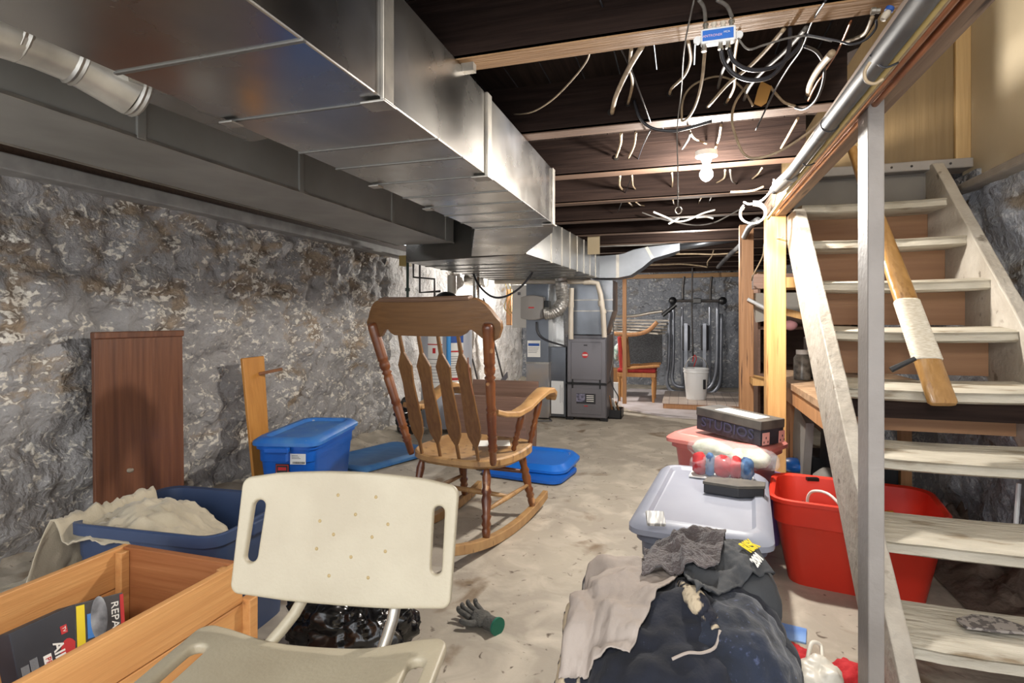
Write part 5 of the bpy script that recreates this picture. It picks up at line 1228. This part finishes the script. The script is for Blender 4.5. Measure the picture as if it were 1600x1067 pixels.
# ================= BACK OF THE ROOM =================
# copper and insulated pipes under rear joists
for i, yy in enumerate((371, 376)):
    MB().tube([W(882, yy+2, Y=6.0), W(1160, yy-8, Y=6.0)], .011, 8).go('copper_pipe', COPPER, smooth=True, label='copper pipe crossing under the rear joists, %s one' % ('upper', 'lower')[i], cat='pipe', group='copper pipes across the rear')
MB().tube([W(925, 381, Y=6.1), W(1030, 378, Y=6.1), W(1075, 374, Y=6.1)], .036, 16).go('insulated_pipe', M_('white_lagging', '#cfcac2', '#a8a39c', rough=.6, scale=9), smooth='auto', label='white lagged pipe above the branch duct', cat='pipe')
hg = thing('hanging_tag', W(926, 380, Y=5.2), 'beige paper tag hanging from a brown pipe stub over the ducts', 'tag')
MB().box(*(lambda a, b_: (a.x, b_.x, 5.2, 5.204, b_.z, a.z))(W(918, 368, Y=5.2), W(937, 397, Y=5.2))).go('paper_tag', M_('aged_paper', '#b5a587', rough=.8), hg)
MB().tube(PY([(923, 335), (923, 366)], 5.2), .03, 12).go('pipe_stub', M_('rust_pipe', '#6a4a3c', rough=.7), hg, smooth='auto')
# platform with bucket and folded exercise frame
a, b_ = W(1036, 640, z=.0), W(1175, 650, z=0)
pf = thing('tiled_platform', ((a.x+.4), a.y+.5, 0), 'low wooden platform topped with cream tiles by the back wall', 'platform')
MB().box(a.x, a.x+1.15, a.y+.02, a.y+1.1, .0, .075).go('platform_frame', PINE2, pf, bevel=.004)
TM, (nz_, rng_, mix_, b0_, nt0) = mat('cream_tile', '#c9b9ac', '#bca99b', rough=.4, scale=5)
br = nt0.nodes.new('ShaderNodeTexBrick'); br.inputs['Scale'].default_value = 5; br.inputs['Color1'].default_value = lin('#cdbdb0'); br.inputs['Color2'].default_value = lin('#c2b0a2'); br.inputs['Mortar'].default_value = lin('#6b5a50'); br.offset = 0
br.inputs['Brick Width'].default_value = .55; br.inputs['Row Height'].default_value = .55; br.inputs['Mortar Size'].default_value = .012
nt0.links.new([n for n in nt0.nodes if n.type == 'TEX_COORD'][0].outputs['Object'], br.inputs['Vector']); nt0.links.new(br.outputs[0], b0_.inputs['Base Color'])
MB().box(a.x-.01, a.x+1.16, a.y, a.y+1.1, .075, .10).go('tile_top', TM, pf, bevel=.002)
q = W(1088, 626, z=.10)
bk = thing('bucket', (q.x, q.y+.1, .10), 'white plastic bucket with wire handle on the tiled platform', 'bucket')
qc = Vector((q.x, q.y+.16, 0))
MB().lathe([(0, .115), (.02, .12), (.86, .148), (.87, .156), (.90, .156), (.91, .15), (.96, .151), (.965, .158), (1, .158), (1, .145), (.95, .142), (.05, .11), (.04, .0)], (qc.x, qc.y, .101), (qc.x, qc.y, .49), 32).go('pail', WHITEP, bk, smooth='auto')
MB().tube([(qc.x-.155, qc.y, .46), (qc.x-.09, qc.y-.02, .60), (qc.x-.03, qc.y-.02, .64), (qc.x+.05, qc.y-.02, .63), (qc.x+.11, qc.y-.01, .58), (qc.x+.155, qc.y, .46)], .004, 6, smooth=4).go('wire_handle', ALU, bk, smooth=True)
MB(TR((qc.x+.09, qc.y-.11, .30), R(40))).box(-.02, .02, -.012, -.008, -.06, .06).go('printed_mark', INK, bk)
q = W(1086, 562, Y=8.3); MB().tube(PY([(1084, 573), (1088, 560), (1085, 555), (1082, 565)], 7.35), .006, 6, smooth=5).go('red_string', REDINK, smooth=True, label='short red cord above the white bucket', cat='cord')
# folded exercise frame (steel tubes) against the back wall
ex = thing('exercise_frame', W(1085, 600, Y=9.0), 'folded grey steel tube exercise frame standing against the back wall', 'exercise frame')
TUB = M_('steel_tube', '#8b8f98', '#70747c', rough=.35, metal=.6, scale=4)
EY = 8.75
for k, pts in enumerate(([(1046, 472), (1045, 560), (1042, 596), (1050, 610), (1066, 613)], [(1052, 472), (1052, 560), (1050, 590), (1056, 602), (1070, 605)], [(1121, 472), (1120, 560), (1117, 590), (1108, 606), (1092, 611)], [(1127, 490), (1126, 560), (1125, 595), (1116, 611), (1098, 616)])):
    MB().tube(PY(pts, EY+.02*k), .028, 12, smooth=5).go('frame_tube', TUB, ex, smooth=True)
MB().tube(PY([(1050, 470), (1128, 470)], EY), .022, 10).go('cross_bar', IRON, ex)
for x in (1051, 1129): MB().ball(W(x, 470, Y=EY), .06, 14, 10).go('end_cap', BLACK, ex, smooth=True)
MB().box(*(lambda a, b_: (a.x, b_.x, EY-.04, EY+.04, b_.z, a.z))(W(1083, 466, Y=EY), W(1096, 474, Y=EY))).go('grip', BLACK, ex, bevel=.01)
for x in (1066, 1109): MB().tube(PY([(x, 480), (x, 600)], EY+.05), .020, 10).go('upright', TUB, ex)
for x in (1072, 1101):
    pd = MB().box(*(lambda a, b_: (a.x, b_.x, EY-.02, EY+.05, b_.z, a.z))(W(x-6, 508, Y=EY), W(x+6, 548, Y=EY))).go('pad', BLACKR, ex, bevel=.02)
    MB().box(*(lambda a, b_: (a.x, b_.x, EY-.045, EY-.02, b_.z, a.z))(W(x-3.2, 505, Y=EY), W(x+2.5, 582, Y=EY))).go('adjuster_rail', TUB, ex, bevel=.003)
for x in (1067, 1110): MB().tube(PY([(x+2, 432), (x, 450), (x, 470)], EY+.1), .02, 8).go('top_stem', IRON, ex)
MB().tube(PY([(1035, 493), (1056, 476)], EY-.1), .03, 10).go('grip_bar', BLACK, ex)
MB().tube(PY([(1082, 415), (1081, 480), (1083, 560)], 9.2), .012, 6).go('hanging_rod', IRON, label='thin dark vertical rod hanging on the back wall', cat='rod')
# stack of curtain slats and pole
RY = 7.55
sk = ['top', 'second', 'third', 'fourth', 'lowest']
SLM = M_('pale_slats', '#b9b2a8', '#8d8478', rough=.5, scale=12, stretch=(1, 6, 6))
for i in range(5):
    q0 = W(958, 500+4*i, Y=RY+.04*i); q1 = W(1046-3*i, 501+5*i, Y=RY-.03*i)
    MB().bar(q0, q1, .22, .022).go('slat_bundle', SLM, label='%s flat pale slat of the stack lying over the red chair' % sk[i], cat='slat', group='slats over the red chair')
MB().tube(PY([(946, 493), (985, 494), (1015, 489), (1036, 486)], RY-.2), .018, 8, smooth=5).go('silver_pole', ALU, smooth=True, label='silver pole resting above the pale slat stack', cat='pole')
MB().tube(PY([(958, 521), (985, 523), (1010, 518), (1027, 503)], RY-.25), .026, 8, smooth=5).go('wooden_hoop', PINE2, smooth=True, label='curved wooden hoop wrapped round the pale slats', cat='hoop')
# red chair
rq = W(995, 628, z=0); CX, CY = rq.x, 7.55
c2 = thing('upholstered_chair', (CX, CY, 0), 'old wooden chair with red upholstered seat and back near the back wall', 'chair', R(-90))
RUP = M_('red_upholstery', '#a32c28', '#8e2020', rough=.8, scale=20)
GW = wood('gold_wood', '#b58450', '#9e6e3e', 'z', 4)
TC = TR((CX, CY, 0))
xa, xb = -.25, .25
MB(TC).box(xa, xb, -.02, .42, .40, .455).go('seat', RUP, c2, bevel=.02)
MB(TC).box(xa, xb, -.03, .43, .345, .40).go('seat_rail', GW, c2, bevel=.004)
for x in (xa+.03, xb-.03):
    for y in (0, .39): MB(TC).lathe([(0, .014), (.2, .018), (.7, .026), (.85, .020), (.9, .03), (1, .026)], (x, y, .0), (x, y, .36), 12).go('leg', GW, c2, smooth='auto')
MB(TC).hexa([(xa+.03, .0, .44), (xa+.09, .0, .44), (xa+.09, .40, .44), (xa+.03, .40, .44)], [(xa-.0, .0, .88), (xa+.06, .0, .88), (xa+.06, .40, .88), (xa-.0, .40, .88)]).go('backrest', RUP, c2, bevel=.015)
for y in (-.03, .40): MB(TC).bar((xa+.12, y, .40), (xa+.08, y, .90), .045, .04, (0, 1, 0)).go('back_post', GW, c2, bevel=.006)
for y in (-.02, .41): MB(TC).lathe([(0, .012), (.15, .025), (.4, .018), (.8, .022), (1, .018)], (xa+.12, y, .46), (xb+.05, y, .50), 10).go('armrest', GW, c2, smooth='auto')
q = W(1008, 540, Y=8.6)
GRM = M_('dark_mesh', '#26272a', '#3a3b3e', rough=.6, scale=60, lo=.48, hi=.52)
MB().box(q.x-.28, q.x+.25, 8.6, 8.64, .45, .95).go('dark_screen', GRM, label='dark mesh screen standing behind the red chair', cat='screen')
q = W(966, 550, Y=7.9)
MB().ball((q.x, 7.9, q.z), (.07, .06, .12), 20, 14, crump(.03, 14, 3)).go('green_ornament', M_('green_tinsel', '#4f7a68', '#c7ccca', rough=.5, scale=20), smooth=True, label='green and white tinsel bundle left of the red chair', cat='ornament')
q = W(972, 600, z=0)
MB().box(q.x-.05, q.x+.20, 8.0, 8.3, 0, .40).go('cardboard_box', M_('brown_card', '#8a6238', '#7a5530', rough=.7, scale=5), label='brown cardboard box beneath the red chair', cat='box', bevel=.004)
# ================= WORKBENCH =================
OSB = M_('osb_board', '#a98a6c', '#8f7256', rough=.7, scale=25, lo=.42, hi=.58)
wb = thing('workbench', (.9, 3.2, 0), 'rough chipboard workbench beneath the stairs behind the yellow post', 'workbench')
MB().box(.56, 1.30, 2.62, 4.3, .715, .75).go('bench_top', OSB, wb, bevel=.002)
MB().box(.57, .60, 2.63, 4.28, .63, .714).go('apron', PINE2, wb, bevel=.002)
for x, y in ((.60, 3.7), (1.2, 3.7), (.60, 4.22), (1.2, 4.22)): MB().box(x-.025, x+.03, y-.03, y+.03, .01, .714).go('leg', PINE2, wb, bevel=.002)
# items on and behind the bench
GB = M_('grey_board', '#8f8b86', '#7c7872', rough=.6, scale=4); 
a, b_ = W(1178, 600, Y=4.95), W(1199, 500, Y=4.95)
sh = thing('shelf_unit', (.9, 5.5, 0), 'dark brown wooden shelf cabinet between the two bare posts', 'shelf')
MB().box(.60, .62, 5.15, 6.4, .0, 1.5).go('side', CRW, sh); MB().box(1.28, 1.30, 5.15, 6.4, 0, 1.5).go('side', CRW, sh)
for z in (.62, 1.02, 1.42): MB().box(.62, 1.28, 5.15, 6.4, z, z+.025).go('shelf', CRW, sh)
MB().box(.60, 1.32, 6.4, 6.42, 0, 1.5).go('back', CRW, sh)
a, b_ = W(1176, 457, Y=4.9), W(1250, 500, Y=4.9)
MB().hexa([(a.x+.03, 4.95, b_.z-.02), (b_.x+.05, 4.95, b_.z+.05), (b_.x+.05, 4.97, b_.z+.05), (a.x+.03, 4.97, b_.z-.02)], [(a.x, 5.0, a.z), (b_.x+.05, 5.0, a.z), (b_.x+.05, 5.02, a.z), (a.x, 5.02, a.z)]).go('pale_board', M_('pale_card', '#aaa59c', '#98938a', rough=.7, scale=4), label='pale board leaning high behind the two bare posts', cat='board')
MB().tube(PY([(1168, 467), (1199, 483)], 4.78), .014, 10).go('tube_lamp', WHITEP, smooth='auto', label='thin white fluorescent tube sticking out between the posts', cat='tube')
MB().bar(W(1226, 487, Y=4.5), W(1262, 496, Y=4.5), .05, .05).go('offcut', PINE, label='short pine offcut lying behind the yellow post', cat='offcut')
MB().box(*(lambda a, b_: (a.x, b_.x, 3.9, 4.2, b_.z, a.z))(W(1226, 433, Y=3.9), W(1262, 449, Y=3.9))).go('header_block', PINE, label='bright pine block between yellow post and stair stringer', cat='block', bevel=.003)
MB().box(*(lambda a, b_: (a.x, b_.x, 4.0, 4.1, b_.z, a.z))(W(1172, 432, Y=4.2), W(1262, 452, Y=4.2))).go('dark_shelf_rail', CRW, label='dark wooden rail between the posts at head height', cat='rail')
q = W(1228, 508, Y=4.6)
MB().ball((q.x+.03, 4.6, q.z), (.05, .04, .04), 16, 10).go('pink_cloth', M_('dusty_pink', '#a8787a', rough=.8), smooth=True, label='small dusty pink bundle hanging behind the yellow post', cat='cloth')
q = W(1172, 578, Y=4.7)
MB().hexa([(.50, 4.6, .60), (.66, 4.6, .60), (.66, 5.1, .60), (.50, 5.1, .60)], [(.50, 4.6, .65), (.66, 4.6, .62), (.66, 5.1, .62), (.50, 5.1, .65)]).go('side_plank', PINE, label='pale plank end jutting out between the two bare posts', cat='plank')
jr = thing('glass_jar', (.66, 3.62, .752), 'clear jar of screws with white cap on the workbench', 'jar')
MB().lathe([(0, .045), (.85, .045), (1, .03)], (.66, 3.62, .752), (.66, 3.62, .90), 18).go('jar_glass', M_('jar_contents', '#4c4a46', '#8f8c86', rough=.3, scale=30), jr, smooth='auto')
MB().lathe([(0, .032), (1, .032)], (.66, 3.62, .90), (.66, 3.62, .925), 18).go('jar_cap', WHITEP, jr, smooth='auto')
MB().box(.70, .86, 3.66, 3.80, .752, 1.0).go('black_case', BLACK, label='black case standing on the workbench beside the jar', cat='case', bevel=.01)
hm = thing('helmet', (.68, 3.05, .752), 'cream rounded helmet shell on the workbench edge', 'helmet')
MB().ball((.70, 3.22, .83), (.06, .07, .085), 24, 16).go('shell', M_('helmet_cream', '#c9c0a4', rough=.4), hm, smooth=True)
MB().ball((.655, 3.19, .85), (.02, .02, .02), 12, 8).go('eye_opening', BLACK, hm, smooth=True)
# under the bench
MB().hexa([(.62, 3.45, .05), (.66, 3.45, .05), (.66, 3.80, .05), (.62, 3.80, .05)], [(.62, 3.30, .55), (.66, 3.30, .55), (.66, 3.60, .62), (.62, 3.60, .62)]).go('grey_sheet_board', GB, label='slanted grey panel leaning beneath the workbench', cat='panel')
MB().hexa([(.74, 3.2, .05), (.78, 3.2, .05), (.78, 3.6, .05), (.74, 3.6, .05)], [(.74, 3.1, .65), (.78, 3.1, .65), (.78, 3.5, .65), (.74, 3.5, .65)]).go('dark_sheet_board', M_('slate_panel', '#47484c', rough=.6), label='dark slate panel leaning beneath the workbench', cat='panel')
q = W(1236, 706, Y=3.5)
MB().ball((.60, 3.52, .27), (.07, .08, .04), 16, 10).go('blue_bundle', BLUEL, smooth=True, label='bright blue bundle half hidden under the workbench', cat='bundle')
MB().ball((.72, 3.30, .16), (.09, .09, .16), 24, 16, crump(.01, 8, 3)).go('grey_sack', M_('sack_grey', '#7f7b74', '#6e6a64', rough=.8, scale=6), smooth=True, label='rounded grey sack on the floor behind the red tub', cat='sack')
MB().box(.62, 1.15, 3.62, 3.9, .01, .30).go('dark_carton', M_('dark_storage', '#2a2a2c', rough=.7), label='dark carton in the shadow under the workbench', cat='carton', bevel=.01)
# rubble beneath the stairs
rnd = random.Random(5)
b = MB()
def rub(u, v):
    x = 1.02+.30*u; y = 1.5+1.9*v
    return Vector((x, y, .008+max(0, (u-.15))*.16*(1+.8*fbm(Vector((x*9, y*9, 1))))+.015*(.5+fbm(Vector((x*22, y*22, 4)))) if u > .1 else .006))
b.grid(24, 90, rub).go('rubble', M_('dirt_rubble', '#5a4a40', '#75655a', rough=.9, scale=14, bump=.8, bscale=40), smooth=True, label='brown earth and rubble heaped along the wall under the stairs', cat='rubble', kind='stuff')
MB().tube(PY([(1592, 755), (1586, 836)], 2.6), .008, 8).go('white_conduit', WHITEP, label='short white pipe on the wall under the stairs', cat='pipe')
